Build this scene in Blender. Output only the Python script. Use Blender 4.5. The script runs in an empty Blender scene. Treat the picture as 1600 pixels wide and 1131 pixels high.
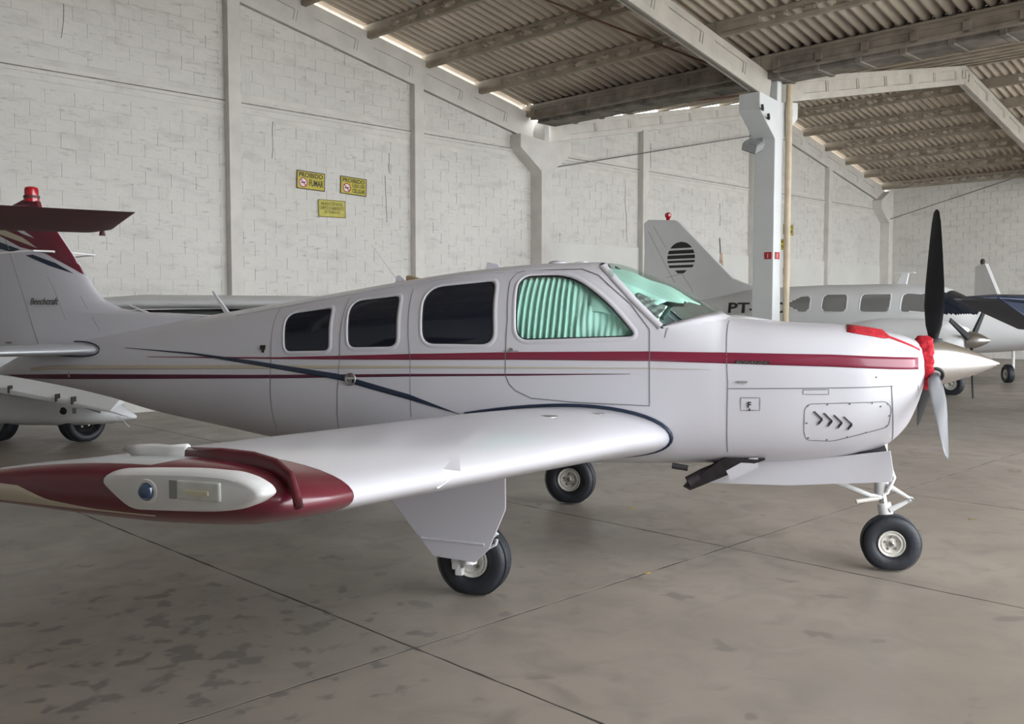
import bpy, bmesh, math, random
import numpy as np
from mathutils import Vector, Matrix
random.seed(7)
SC = bpy.context.scene; COL = SC.collection; PI = math.pi; R = math.radians

# ------------------------------------------------------------------ camera, sky, exposure
cd = bpy.data.cameras.new('camera'); cam = bpy.data.objects.new('camera', cd); COL.objects.link(cam)
cd.sensor_width = 36; cd.lens = 36*1476/1600; cd.clip_end = 300
cam.location = (0, 0, 1.72); cam.rotation_euler = (R(90-3.238), 0, 0); SC.camera = cam
wd = bpy.data.worlds.new('overcast_sky'); SC.world = wd; wd.use_nodes = True
nt = wd.node_tree; nt.nodes.clear()
wo = nt.nodes.new('ShaderNodeOutputWorld'); bg = nt.nodes.new('ShaderNodeBackground')
bg.inputs['Color'].default_value = (0.93, 0.965, 1.0, 1); bg.inputs['Strength'].default_value = 7.6
nt.links.new(bg.outputs[0], wo.inputs[0])
SC.view_settings.view_transform = 'Standard'; SC.view_settings.look = 'None'
SC.view_settings.gamma = 1; SC.view_settings.use_curve_mapping = False
SC.view_settings.exposure = 0.0

# ------------------------------------------------------------------ materials
def mat(name, col, rough=.5, metal=0, coat=0, spec=.5, var=0, vscale=3, bump=0, bscale=20, emit=None):
    m = bpy.data.materials.new(name); m.use_nodes = True; t = m.node_tree; b = t.nodes['Principled BSDF']
    b.inputs['Base Color'].default_value = (*col, 1); b.inputs['Roughness'].default_value = rough
    b.inputs['Metallic'].default_value = metal; b.inputs['Coat Weight'].default_value = coat
    b.inputs['Coat Roughness'].default_value = .08; b.inputs['Specular IOR Level'].default_value = spec
    tc = t.nodes.new('ShaderNodeTexCoord')
    n = t.nodes.new('ShaderNodeTexNoise'); n.inputs['Scale'].default_value = vscale; n.inputs['Detail'].default_value = 6
    t.links.new(tc.outputs['Object'], n.inputs['Vector'])
    mx = t.nodes.new('ShaderNodeMix'); mx.data_type = 'RGBA'
    mr = t.nodes.new('ShaderNodeMapRange'); mr.inputs['From Min'].default_value = .3; mr.inputs['From Max'].default_value = .7
    t.links.new(n.outputs['Fac'], mr.inputs['Value']); t.links.new(mr.outputs[0], mx.inputs[0])
    mx.inputs[6].default_value = (*[c*(1-var) for c in col], 1); mx.inputs[7].default_value = (*[min(1, c*(1+var)) for c in col], 1)
    t.links.new(mx.outputs[2], b.inputs['Base Color'])
    if bump:
        n2 = t.nodes.new('ShaderNodeTexNoise'); n2.inputs['Scale'].default_value = bscale; n2.inputs['Detail'].default_value = 5
        t.links.new(tc.outputs['Object'], n2.inputs['Vector'])
        bp = t.nodes.new('ShaderNodeBump'); bp.inputs['Strength'].default_value = bump; bp.inputs['Distance'].default_value = .01
        t.links.new(n2.outputs['Fac'], bp.inputs['Height']); t.links.new(bp.outputs[0], b.inputs['Normal'])
    return m

M = {}
M['white'] = mat('gloss_white_paint', (.62, .61, .655), .28, coat=.35, var=.02, vscale=1.2)
M['white2'] = mat('flat_white_paint', (.72, .73, .74), .4, var=.03, vscale=2)
M['silver'] = mat('silver_paint', (.58, .60, .64), .3, metal=.35, coat=.3, var=.02)
M['maroon'] = mat('maroon_paint', (.13, .012, .026), .28, coat=.4, var=.06)
M['maroond'] = mat('dull_maroon_paint', (.10, .028, .034), .55, var=.08)
M['red'] = mat('stripe_red_paint', (.20, .018, .045), .3, coat=.3, var=.06)
M['wine'] = mat('dark_wine_paint', (.09, .01, .035), .35, coat=.2, var=.05)
M['beige'] = mat('beige_paint', (.52, .46, .36), .4, var=.04)
M['navy'] = mat('navy_paint', (.012, .024, .055), .35, coat=.3, var=.1)
M['black'] = mat('black_rubber_seal', (.012, .013, .015), .6)
M['gap'] = mat('panel_joint', (.16, .16, .17), .8)
M['tyre'] = mat('tyre_rubber', (.018, .021, .028), .55, var=.2, vscale=9, bump=.25, bscale=60)
M['rim'] = mat('cream_wheel_paint', (.62, .60, .55), .45, var=.15, vscale=30)
M['steel'] = mat('worn_steel', (.35, .34, .33), .4, metal=.8, var=.3, vscale=20)
M['oleo'] = mat('chrome_strut', (.7, .7, .72), .12, metal=1)
M['spin'] = mat('polished_spinner', (.72, .71, .70), .27, metal=1, var=.03)
M['blade'] = mat('prop_black', (.016, .018, .02), .55, spec=.2, var=.2, vscale=8)
M['bladeb'] = mat('prop_blade_grey', (.085, .09, .10), .35, metal=.4, var=.1)
M['cloth'] = mat('red_cover_cloth', (.50, .008, .022), .75, var=.35, vscale=25, bump=1, bscale=45)
M['tint'] = mat('dark_tinted_glass', (.010, .014, .024), .06, spec=.6)
M['curtain'] = mat('teal_curtain', (.50, .75, .67), .8, var=.05, vscale=4)
M['exh'] = mat('sooty_metal', (.03, .026, .028), .6, metal=.3, var=.3, vscale=15)
M['lensblue'] = mat('blue_lens', (.01, .05, .13), .08, coat=1)
M['lensclear'] = mat('clear_lens', (.62, .64, .60), .12, coat=1, var=.12, vscale=30)
M['lensred'] = mat('red_beacon_lens', (.42, .006, .015), .2, coat=.6)
M['fairw'] = mat('tip_fairing_white', (.74, .74, .74), .35, var=.04, vscale=10)
M['cabin'] = mat('cabin_trim', (.045, .05, .055), .8)
M['glint'] = mat('silver_reflection', (.5, .55, .55), .3, metal=.7, bump=1, bscale=9)  # silver standing in for a reflection in the windscreen
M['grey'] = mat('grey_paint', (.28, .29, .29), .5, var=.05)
M['winfar'] = mat('grey_reflecting_pane', (.20, .20, .195), .12, metal=.0, spec=.8)
def glass(name, col, alpha):
    m = mat(name, col, .05, spec=.6); t = m.node_tree; b = t.nodes['Principled BSDF']
    tr = t.nodes.new('ShaderNodeBsdfTransparent'); tr.inputs['Color'].default_value = (*col, 1)
    gl = t.nodes.new('ShaderNodeBsdfGlossy'); gl.inputs['Roughness'].default_value = .04
    fr = t.nodes.new('ShaderNodeFresnel'); fr.inputs['IOR'].default_value = 1.28
    mx = t.nodes.new('ShaderNodeMixShader'); k_ = t.nodes.new('ShaderNodeMath'); k_.operation = 'MULTIPLY'; k_.inputs[1].default_value = .28; t.links.new(fr.outputs[0], k_.inputs[0]); t.links.new(k_.outputs[0], mx.inputs[0])
    t.links.new(tr.outputs[0], mx.inputs[1]); t.links.new(gl.outputs[0], mx.inputs[2])
    t.links.new(mx.outputs[0], t.nodes['Material Output'].inputs['Surface'])
    return m
M['glass'] = glass('teal_tinted_glass', (.86, .95, .92), .5)
# building
M['block'] = mat('whitewashed_block', (.70, .685, .64), .85, var=.09, vscale=1.1, bump=.9, bscale=9)
def limewash(name, light, dark, amt):
    m = mat(name, light, .88, bump=.9, bscale=9); t = m.node_tree; b = t.nodes['Principled BSDF']; N = t.nodes.new; Lk = t.links.new
    g = N('ShaderNodeNewGeometry')
    def nz(sc, mp, a, b_, det=7):
        q = N('ShaderNodeMapping'); q.inputs['Scale'].default_value = mp; q.inputs['Rotation'].default_value = (0, 0, -R(44.78)); q.vector_type = 'TEXTURE' if 0 else 'POINT'
        Lk(g.outputs['Position'], q.inputs['Vector']); n = N('ShaderNodeTexNoise'); n.inputs['Scale'].default_value = sc; n.inputs['Detail'].default_value = det; n.inputs['Roughness'].default_value = .6
        Lk(q.outputs[0], n.inputs['Vector']); k = N('ShaderNodeMapRange'); k.inputs['From Min'].default_value = a; k.inputs['From Max'].default_value = b_; Lk(n.outputs['Fac'], k.inputs['Value']); return k.outputs[0]
    col = None; prev = (*light, 1)
    for fac, c, st in ((nz(.5, (1, 1, 1), .35, .7), tuple(x*.90 for x in light), 1), (nz(1.3, (1, 1, 3.2), .52, .78), dark, amt), (nz(4.0, (1, 1, 5), .60, .74, 4), tuple(x*.62 for x in dark), amt*.75), (nz(2.2, (3, 3, .6), .60, .8), tuple(x*.9 for x in dark), amt*.5)):
        mu = N('ShaderNodeMath'); mu.operation = 'MULTIPLY'; mu.inputs[1].default_value = st; Lk(fac, mu.inputs[0])
        mx = N('ShaderNodeMix'); mx.data_type = 'RGBA'; Lk(mu.outputs[0], mx.inputs[0])
        if col is None: mx.inputs[6].default_value = prev
        else: Lk(col, mx.inputs[6])
        mx.inputs[7].default_value = (*c, 1); col = mx.outputs[2]
    Lk(col, b.inputs['Base Color']); return m
M['block'] = limewash('limewashed_block', (.70, .685, .645), (.47, .455, .43), .75)
M['plaster'] = mat('whitewashed_plaster', (.68, .675, .64), .85, var=.07, vscale=.8, bump=.5, bscale=12)
M['joint'] = mat('mortar_joint', (.66, .645, .60), .9, var=.12, vscale=2)
M['beam'] = mat('precast_concrete', (.47, .44, .39), .8, var=.12, vscale=2.5, bump=.3, bscale=15)
M['rafterw'] = mat('painted_precast', (.66, .64, .60), .8, var=.08, vscale=3)
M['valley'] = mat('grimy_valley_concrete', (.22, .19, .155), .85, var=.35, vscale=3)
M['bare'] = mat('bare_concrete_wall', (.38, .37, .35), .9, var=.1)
M['purlin'] = mat('dusty_purlin_concrete', (.33, .285, .225), .85, var=.18, vscale=3)
M['colw'] = mat('column_white_paint', (.62, .64, .64), .6, var=.03)
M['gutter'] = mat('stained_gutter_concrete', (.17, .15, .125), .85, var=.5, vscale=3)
M['pipe'] = mat('aged_pvc_pipe', (.52, .43, .30), .5, var=.12, vscale=6)
M['rust'] = mat('rusty_rod', (.12, .055, .035), .8, var=.3, vscale=15)
M['yellow'] = mat('sign_yellow', (.50, .42, .035), .5, var=.08, vscale=12)
M['ink'] = mat('sign_black', (.02, .02, .015), .6)
M['signred'] = mat('sign_red', (.40, .02, .02), .5)
M['signwhite'] = mat('sign_white', (.75, .72, .72), .6)
M['leafy'] = mat('dry_leaf', (.50, .34, .06), .7, var=.2, vscale=30)
def sheet_mat():
    m = mat('fibre_cement_sheet', (.52, .45, .365), .85, var=.16, vscale=1.3, bump=.3, bscale=25); return m
M['sheet'] = sheet_mat()
def floor_mat():
    m = bpy.data.materials.new('burnished_concrete_floor'); m.use_nodes = True; t = m.node_tree; b = t.nodes['Principled BSDF']
    N = t.nodes.new; Lk = t.links.new
    tc = N('ShaderNodeTexCoord')
    def noise(s, d=8, dist=0):
        n = N('ShaderNodeTexNoise'); n.inputs['Scale'].default_value = s; n.inputs['Detail'].default_value = d; n.inputs['Distortion'].default_value = dist
        Lk(tc.outputs['Object'], n.inputs['Vector']); return n.outputs['Fac']
    def rng(v, a, b_, c=0, d=1):
        n = N('ShaderNodeMapRange'); n.inputs['From Min'].default_value = a; n.inputs['From Max'].default_value = b_
        n.inputs['To Min'].default_value = c; n.inputs['To Max'].default_value = d; Lk(v, n.inputs['Value']); return n.outputs[0]
    def mix(f, a, b_):
        n = N('ShaderNodeMix'); n.data_type = 'RGBA'; Lk(f, n.inputs[0])
        for k, v in ((6, a), (7, b_)):
            if isinstance(v, tuple): n.inputs[k].default_value = (*v, 1)
            else: Lk(v, n.inputs[k])
        return n.outputs[2]
    def math_(op, a, b_):
        n = N('ShaderNodeMath'); n.operation = op
        for k, v in ((0, a), (1, b_)):
            if isinstance(v, (int, float)): n.inputs[k].default_value = v
            else: Lk(v, n.inputs[k])
        return n.outputs[0]
    c = mix(rng(noise(.55, 6), .35, .65), (.245, .211, .178), (.318, .276, .233))
    c = mix(rng(noise(4, 8, .8), .45, .75), c, (.215, .19, .163))
    # scattered small scuffs
    sp = rng(noise(3.1, 3, .3), .655, .70)
    c = mix(math_('MULTIPLY', sp, .55), c, (.13, .115, .105))
    # an oily patch near the left of the hall (object coords: x = s, y = -k)
    mp = N('ShaderNodeMapping'); mp.inputs['Location'].default_value = (-2.1, 10.85, 0); Lk(tc.outputs['Object'], mp.inputs['Vector'])
    ln = N('ShaderNodeVectorMath'); ln.operation = 'LENGTH'; Lk(mp.outputs[0], ln.inputs[0])
    near = rng(ln.outputs['Value'], .3, 1.5, 1, 0)
    oil = rng(math_('ADD', noise(6.0, 2.5, .1), math_('MULTIPLY', near, .12)), .635, .70)
    oil = math_('MULTIPLY', math_('MULTIPLY', oil, .75), rng(ln.outputs['Value'], 1.2, 1.7, 1, 0))
    c = mix(oil, c, (.12, .105, .10))
    Lk(c, b.inputs['Base Color'])
    Lk(rng(noise(1.5, 6), .3, .7, .30, .46), b.inputs['Roughness'])
    b.inputs['Specular IOR Level'].default_value = .35
    bp = N('ShaderNodeBump'); bp.inputs['Strength'].default_value = .12; bp.inputs['Distance'].default_value = .01
    Lk(noise(9, 8), bp.inputs['Height']); Lk(bp.outputs[0], b.inputs['Normal'])
    return m
M['floor'] = floor_mat()
M['apron'] = mat('outdoor_concrete', (.52, .50, .47), .85, var=.1, vscale=.5)
M['floorjoint'] = mat('floor_joint_filler', (.055, .048, .042), .9)

# ------------------------------------------------------------------ mesh helpers
def link(o, parent=None):
    COL.objects.link(o)
    if parent is not None: o.parent = parent
    return o
def mesh(name, V, Fc, m, parent=None, smooth=False, data_only=False):
    me = bpy.data.meshes.new(name); me.from_pydata([tuple(v) for v in V], [], Fc); me.update()
    mats = m if isinstance(m, list) else [m]
    for x in mats: me.materials.append(x)
    if smooth: me.polygons.foreach_set('use_smooth', [True]*len(me.polygons))
    if data_only: return me
    return link(bpy.data.objects.new(name, me), parent)
def tag(o, label, cat, group=None):
    o['label'] = label; o['category'] = cat
    if group: o['group'] = group
    return o
def struct(o, label=None):
    o['kind'] = 'structure'
    if label: o['label'] = label
    return o
def empty(name, loc=(0, 0, 0), rz=0, label=None, cat=None, group=None, parent=None):
    o = bpy.data.objects.new(name, None); o.empty_display_size = .1; link(o, parent)
    o.location = loc; o.rotation_euler = (0, 0, rz)
    if label: tag(o, label, cat, group)
    return o
class MB:
    def __init__(s): s.v = []; s.f = []
    def add(s, V, Fc):
        n = len(s.v); s.v += [tuple(v) for v in V]; s.f += [tuple(i+n for i in f) for f in Fc]; return s
    def hexa(s, P):  # 8 corners: bottom 4 ccw, top 4 ccw
        return s.add(P, [(3, 2, 1, 0), (4, 5, 6, 7), (0, 1, 5, 4), (1, 2, 6, 5), (2, 3, 7, 6), (3, 0, 4, 7)])
    def box(s, x0, x1, y0, y1, z0, z1, M4=None):
        P = [(x0, y0, z0), (x1, y0, z0), (x1, y1, z0), (x0, y1, z0), (x0, y0, z1), (x1, y0, z1), (x1, y1, z1), (x0, y1, z1)]
        if M4: P = [tuple(M4 @ Vector(p)) for p in P]
        return s.hexa(P)
    def tube(s, P, r, n=10, cap=True):
        P = [Vector(p) for p in P]; rs = r if isinstance(r, (list, tuple)) else [r]*len(P); V = []; F_ = []
        t0 = (P[1]-P[0]).normalized(); up = Vector((0, 0, 1)) if abs(t0.z) < .9 else Vector((1, 0, 0)); a = t0.cross(up).normalized()
        for i, p in enumerate(P):
            t = (P[min(i+1, len(P)-1)]-P[max(i-1, 0)]).normalized(); a = (a-t*a.dot(t)).normalized(); b = t.cross(a)
            for k in range(n):
                q = 2*PI*k/n; V.append(p+a*math.cos(q)*rs[i]+b*math.sin(q)*rs[i])
        for i in range(len(P)-1):
            for k in range(n): F_.append((i*n+k, i*n+(k+1) % n, (i+1)*n+(k+1) % n, (i+1)*n+k))
        if cap: F_.append(tuple(range(n))[::-1]); F_.append(tuple(range((len(P)-1)*n, len(P)*n)))
        return s.add(V, F_)
    def lathe(s, prof, n=32, axis='y', c=(0, 0, 0)):
        # prof: (axial, radius)
        V = []; F_ = []
        for (a, r) in prof:
            for k in range(n):
                q = 2*PI*k/n; u, w = r*math.cos(q), r*math.sin(q)
                p = {'y': (u, a, w), 'x': (a, u, w), 'z': (u, w, a)}[axis]
                V.append((p[0]+c[0], p[1]+c[1], p[2]+c[2]))
        for i in range(len(prof)-1):
            for k in range(n): F_.append((i*n+k, i*n+(k+1) % n, (i+1)*n+(k+1) % n, (i+1)*n+k))
        return s.add(V, F_)
    def prism(s, poly, a, b, axis='y'):
        n = len(poly)
        def P(p, t): return {'y': (p[0], t, p[1]), 'z': (p[0], p[1], t), 'x': (t, p[0], p[1])}[axis]
        V = [P(p, a) for p in poly]+[P(p, b) for p in poly]
        return s.add(V, [tuple(range(n))[::-1], tuple(range(n, 2*n))]+[(i, (i+1) % n, n+(i+1) % n, n+i) for i in range(n)])
    def obj(s, name, m, parent=None, smooth=False, bevel=0, seg=2):
        o = mesh(name, s.v, s.f, m, parent, smooth)
        bm = bmesh.new(); bm.from_mesh(o.data); bmesh.ops.recalc_face_normals(bm, faces=bm.faces); bm.to_mesh(o.data); bm.free()
        if bevel:
            md = o.modifiers.new('b', 'BEVEL'); md.width = bevel; md.segments = seg; md.limit_method = 'ANGLE'
        if smooth: autos(o)
        return o
def autos(o, ang=35):
    bm = bmesh.new(); bm.from_mesh(o.data)
    for e in bm.edges:
        if len(e.link_faces) == 2 and e.calc_face_angle(0) > R(ang): e.smooth = False
    bm.to_mesh(o.data); bm.free()
def text(name, body, size, m, parent, M4, shear=0, depth=.0015, width=None, bold=0, align='LEFT'):
    cu = bpy.data.curves.new(name, 'FONT'); cu.body = body; cu.size = size; cu.shear = shear; cu.extrude = depth; cu.offset = bold
    cu.align_x = align; cu.resolution_u = 3
    tmp = bpy.data.objects.new('tmp', cu); COL.objects.link(tmp); dg = bpy.context.evaluated_depsgraph_get()
    me = bpy.data.meshes.new_from_object(tmp.evaluated_get(dg)); bpy.data.objects.remove(tmp); bpy.data.curves.remove(cu)
    me.name = name
    if width and len(me.vertices):
        xs = [v.co.x for v in me.vertices]; k = width/(max(xs)-min(xs))
        for v in me.vertices: v.co.x = (v.co.x-min(xs))*k
    me.transform(M4); me.materials.clear(); me.materials.append(m)
    return link(bpy.data.objects.new(name, me), parent)
def basis(o, x, y):  # matrix taking text x,y to 3D directions x,y at origin o
    x = Vector(x).normalized(); y = Vector(y); y = (y-x*y.dot(x)).normalized(); z = x.cross(y)
    return Matrix(((x.x, y.x, z.x, o[0]), (x.y, y.y, z.y, o[1]), (x.z, y.z, z.z, o[2]), (0, 0, 0, 1)))
def pchip(xs, ys):
    n = len(xs); h = [xs[i+1]-xs[i] for i in range(n-1)]; d = [(ys[i+1]-ys[i])/h[i] for i in range(n-1)]
    m = [d[0]]+[0 if d[i-1]*d[i] <= 0 else (3*(h[i-1]+h[i]))/((2*h[i]+h[i-1])/d[i-1]+(h[i]+2*h[i-1])/d[i]) for i in range(1, n-1)]+[d[-1]]
    def f(x):
        x = min(max(x, xs[0]), xs[-1]); i = 0
        while i < n-2 and x > xs[i+1]: i += 1
        t = (x-xs[i])/h[i]
        return (2*t**3-3*t*t+1)*ys[i]+(t**3-2*t*t+t)*h[i]*m[i]+(-2*t**3+3*t*t)*ys[i+1]+(t**3-t*t)*h[i]*m[i+1]
    return f
def lin(pts):
    def f(x):
        if x <= pts[0][0]: return pts[0][1]
        for (a, b), (c, d) in zip(pts, pts[1:]):
            if x <= c: return b+(d-b)*(x-a)/(c-a)
        return pts[-1][1]
    return f
def inpoly(p, poly):
    x, y = p; c = False; j = len(poly)-1
    for i in range(len(poly)):
        xi, yi = poly[i]; xj, yj = poly[j]
        if (yi > y) != (yj > y) and x < (xj-xi)*(y-yi)/(yj-yi)+xi: c = not c
        j = i
    return c
def roundpoly(poly, r, n=6):
    out = []; N = len(poly); rr = r if isinstance(r, (list, tuple)) else [r]*N
    for i in range(N):
        p = Vector(poly[i]); a = Vector(poly[i-1]); b = Vector(poly[(i+1) % N])
        u = (a-p); v = (b-p); k = min(rr[i], u.length*.48, v.length*.48); u = u.normalized()*k; v = v.normalized()*k
        for j in range(n+1):
            t = j/n; out.append(tuple((p+u)*(1-t)**2+p*2*t*(1-t)+(p+v)*t*t))
    return out
def offset(poly, d):
    A = sum(poly[i-1][0]*poly[i][1]-poly[i][0]*poly[i-1][1] for i in range(len(poly))); s = 1 if A > 0 else -1
    out = []
    for i in range(len(poly)):
        a = Vector(poly[i-1]); b = Vector(poly[(i+1) % len(poly)]); t = (b-a)
        if t.length < 1e-9: out.append(poly[i]); continue
        t.normalize(); out.append((poly[i][0]+t.y*d*s, poly[i][1]-t.x*d*s))
    return out
class Body:
    def __init__(s, tab):
        tab = sorted(tab); xs = [r[0] for r in tab]; s.x0, s.x1 = xs[0], xs[-1]
        s.zt, s.zb, s.zc, s.w, s.nt, s.nb = [pchip(xs, [r[i] for r in tab]) for i in range(1, 7)]
    def P(s, x, th, side=-1):
        c, q = max(math.cos(th), 0.), math.sin(th); zc = s.zc(x)
        n = s.nt(x) if q >= 0 else s.nb(x); h = (s.zt(x)-zc) if q >= 0 else (zc-s.zb(x))
        return Vector((x, side*s.w(x)*c**(2/n), zc+h*math.copysign(abs(q)**(2/n), q)))
    def th(s, x, z):
        zc = s.zc(x)
        if z >= zc: r = min((z-zc)/(s.zt(x)-zc), 1); return math.asin(r**(s.nt(x)/2))
        r = min((zc-z)/(zc-s.zb(x)), 1); return -math.asin(r**(s.nb(x)/2))
    def S(s, x, z, off=0, side=-1):
        th = s.th(x, z); p = s.P(x, th, side)
        if not off: return p
        e = 1e-3; a = s.P(x+e, th, side)-s.P(x-e, th, side); b = s.P(x, min(th+e, PI/2-1e-4), side)-s.P(x, th-e, side)
        n = a.cross(b); n.normalize()
        if n.y*side < 0 or (abs(n.y) < 1e-3 and (n.z < 0) == (th > 0)): n = -n
        return p+n*off
    def build(s, m, parent, panes, dx=.02, n=120, xs=None, name='fuselage'):
        """panes: {key: polygon in side view}; the faces inside become panes of their own"""
        if xs is None: k = int((s.x1-s.x0)/dx); xs = [s.x0+(s.x1-s.x0)*i/k for i in range(k+1)]
        V = []; hn = n//2
        zc = []
        for x in xs:
            ring = []
            for j in range(hn+1): ring.append(s.P(x, -PI/2+PI*j/hn, -1))
            for j in range(hn-1, 0, -1): ring.append(s.P(x, -PI/2+PI*j/hn, 1))
            V += ring
        V = [tuple(v) for v in V]; body = []; pf = {}
        bb = {k: (min(p[0] for p in q), max(p[0] for p in q)) for k, q in panes.items()}
        for i in range(len(xs)-1):
            for j in range(n):
                f = (i*n+j, i*n+(j+1) % n, (i+1)*n+(j+1) % n, (i+1)*n+j)
                cx = (xs[i]+xs[i+1])/2; cz = sum(V[q][2] for q in f)/4; cy = sum(V[q][1] for q in f)/4; hit = None
                for key, q in panes.items():
                    if bb[key][0] <= cx <= bb[key][1] and cz > s.zc(cx)+.02 and inpoly((cx, cz), q): hit = (key, '' if key == 'windshield' else ('n' if cy < 0 else 'f')); break
                if hit: pf.setdefault(hit, []).append(f)
                else: body.append(f)
        body.append(tuple(range(n))); body.append(tuple(range((len(xs)-1)*n, len(xs)*n))[::-1])
        def comp(F_):
            ids = sorted({i for f in F_ for i in f}); mp = {k: i for i, k in enumerate(ids)}
            return [V[i] for i in ids], [tuple(mp[i] for i in f) for f in F_]
        v, f = comp(body); o = mesh(name, v, f, m, parent, True)
        bm = bmesh.new(); bm.from_mesh(o.data); bmesh.ops.recalc_face_normals(bm, faces=bm.faces); bm.to_mesh(o.data); bm.free()
        return o, {k: comp(q) for k, q in pf.items()}
    def band(s, top, bot, m, parent, name='stripe', off=.0022, dx=.04, side=-1, rows=4):
        ft, fb = lin(top), lin(bot); x0 = max(top[0][0], bot[0][0]); x1 = min(top[-1][0], bot[-1][0]); k = max(2, int((x1-x0)/dx)); V = []; F_ = []
        for i in range(k+1):
            x = x0+(x1-x0)*i/k
            for j in range(rows+1): V.append(s.S(x, fb(x)+(ft(x)-fb(x))*j/rows, off, side))
        for i in range(k):
            for j in range(rows): a = i*(rows+1)+j; F_.append((a, a+rows+1, a+rows+2, a+1))
        o = mesh(name, V, F_, m, parent, True); md = o.modifiers.new('s', 'SOLIDIFY'); md.thickness = .0012; md.offset = 0
        return o
    def ring(s, poly, w, m, parent, name='window_frame', off=.006, closed=True, side=-1, inner=0):
        dp = []
        for i, p in enumerate(poly):
            q = poly[(i+1) % len(poly)]; L = math.hypot(q[0]-p[0], q[1]-p[1])
            if L < 1e-4: continue
            k = max(1, int(L/.03)); dp += [(p[0]+(q[0]-p[0])*t/k, p[1]+(q[1]-p[1])*t/k) for t in range(k)]
        poly = dp
        ins = offset(poly, inner) if inner else poly; out = offset(poly, w); V = []; F_ = []; n = len(poly)
        mid = offset(poly, w*.5)
        for a, mm, b in zip(ins, mid, out):
            V += [s.S(*a, -.004, side), s.S(*a, off*.8, side), s.S(*mm, off, side), s.S(*b, -.001, side)]
        for i in range(n if closed else n-1):
            j = (i+1) % n
            for q in range(3): F_.append((i*4+q, j*4+q, j*4+q+1, i*4+q+1))
        return mesh(name, V, F_, m, parent, True)
    def line(s, pts, m, parent, name='panel_seam', w=.006, off=.0025, side=-1, step=.025):
        P = []
        for (a, b), (c, d) in zip(pts, pts[1:]):
            k = max(1, int(math.hypot(c-a, d-b)/step)); P += [(a+(c-a)*i/k, b+(d-b)*i/k) for i in range(k)]
        P.append(pts[-1]); V = []; F_ = []
        for i, p in enumerate(P):
            a = P[max(i-1, 0)]; b = P[min(i+1, len(P)-1)]; t = Vector((b[0]-a[0], b[1]-a[1])).normalized()*w/2
            V += [s.S(p[0]-t.y, p[1]+t.x, off, side), s.S(p[0]+t.y, p[1]-t.x, off, side)]
        for i in range(len(P)-1): F_.append((2*i, 2*i+1, 2*i+3, 2*i+2))
        return V, F_

# ------------------------------------------------------------------ the hall (local x runs along the gable wall, local -y into the room)
AL = R(44.78); D = 15.4; Q = 1.1; W3 = Vector((math.cos(AL), math.sin(AL), 0)); V3 = Vector((math.sin(AL), -math.cos(AL), 0))
HALL = -V3*D
def F_loc(o):
    o.location = HALL; o.rotation_euler = (0, 0, AL); return o
def H_(o):   # the building's own drawing unit is 1.1 m, its datum 0.156 units below the floor
    o.location = HALL+Vector((0, 0, -.172)); o.rotation_euler = (0, 0, AL); o.scale = (Q, Q, Q); return o
Z0 = .1564
def hall(s, k, z): return HALL+W3*s*Q+V3*k*Q+Vector((0, 0, z*Q-.172))
def ground_at(s, k): return HALL+W3*s+V3*k
S0, SV, SR, S1 = -2.44, 14.6, 23.12, 31.64; HS = 8.52; SL = .202; ZE = 5.62; KF = 5.55; KMAX = 16.65
def roofz(s):
    if s < SV: return ZE+(HS-abs(s-(SV-HS)))*SL
    return ZE+(HS-abs(s-SR))*SL

# floor: slabs with open joints over a dark sub-base
floor = F_loc(empty('floor')); struct(floor)
mb = MB(); mb.box(-3, 35.2, -19, .3, -.3, -.0015); mb.obj('joint_filler', M['floorjoint'], floor)
sx = [-2.6]+[2.963+2.885*i for i in range(-1, 12)]; sx = [x for x in sx if x < 33]+[35.1]; sk = [-.25, 5.95, 11.71, 18.4]
g = .006
for i in range(len(sx)-1):
    for j in range(len(sk)-1):
        a, b, c, d = sx[i]+g, sx[i+1]-g, sk[j]+g, sk[j+1]-g
        nx = max(2, int((b-a)/.12)); ny = max(2, int((d-c)/.12)); V = []; F_ = []
        # ragged arrises: the slab edge wanders a few millimetres
        random.seed(i*7+j)
        top = []
        for q in range(nx): top.append((a+(b-a)*q/nx, c+random.uniform(-.003, .005)))
        for q in range(ny): top.append((b-random.uniform(-.003, .005), c+(d-c)*q/ny))
        for q in range(nx): top.append((b-(b-a)*q/nx, d-random.uniform(-.003, .005)))
        for q in range(ny): top.append((a+random.uniform(-.003, .005), d-(d-c)*q/ny))
        n = len(top); V = [(x, -y, 0) for x, y in top]+[(x, -y, -.15) for x, y in top]
        F_ = [tuple(range(n))[::-1]]+[(q, (q+1) % n, n+(q+1) % n, n+q) for q in range(n)]
        mesh('floor_slab', V, F_, M['floor'], floor)
ap = MB(); ap.box(-60, 90, -80, -18.4, -.3, -.002); o = F_loc(ap.obj('ground', M['apron'])); struct(o)

# gable wall of blocks
wall = H_(empty('wall_back')); struct(wall)
mb = MB(); mb.prism([(S0-.2, Z0), (S1+.2, Z0), (S1+.2, ZE-.1), (SR, roofz(SR)-.15), (SV, ZE-.1), (SV-HS, roofz(SV-HS)-.15), (S0-.2, ZE-.1)], .006, .2)
mb.obj('mortar_bed', M['joint'], wall)
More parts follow.
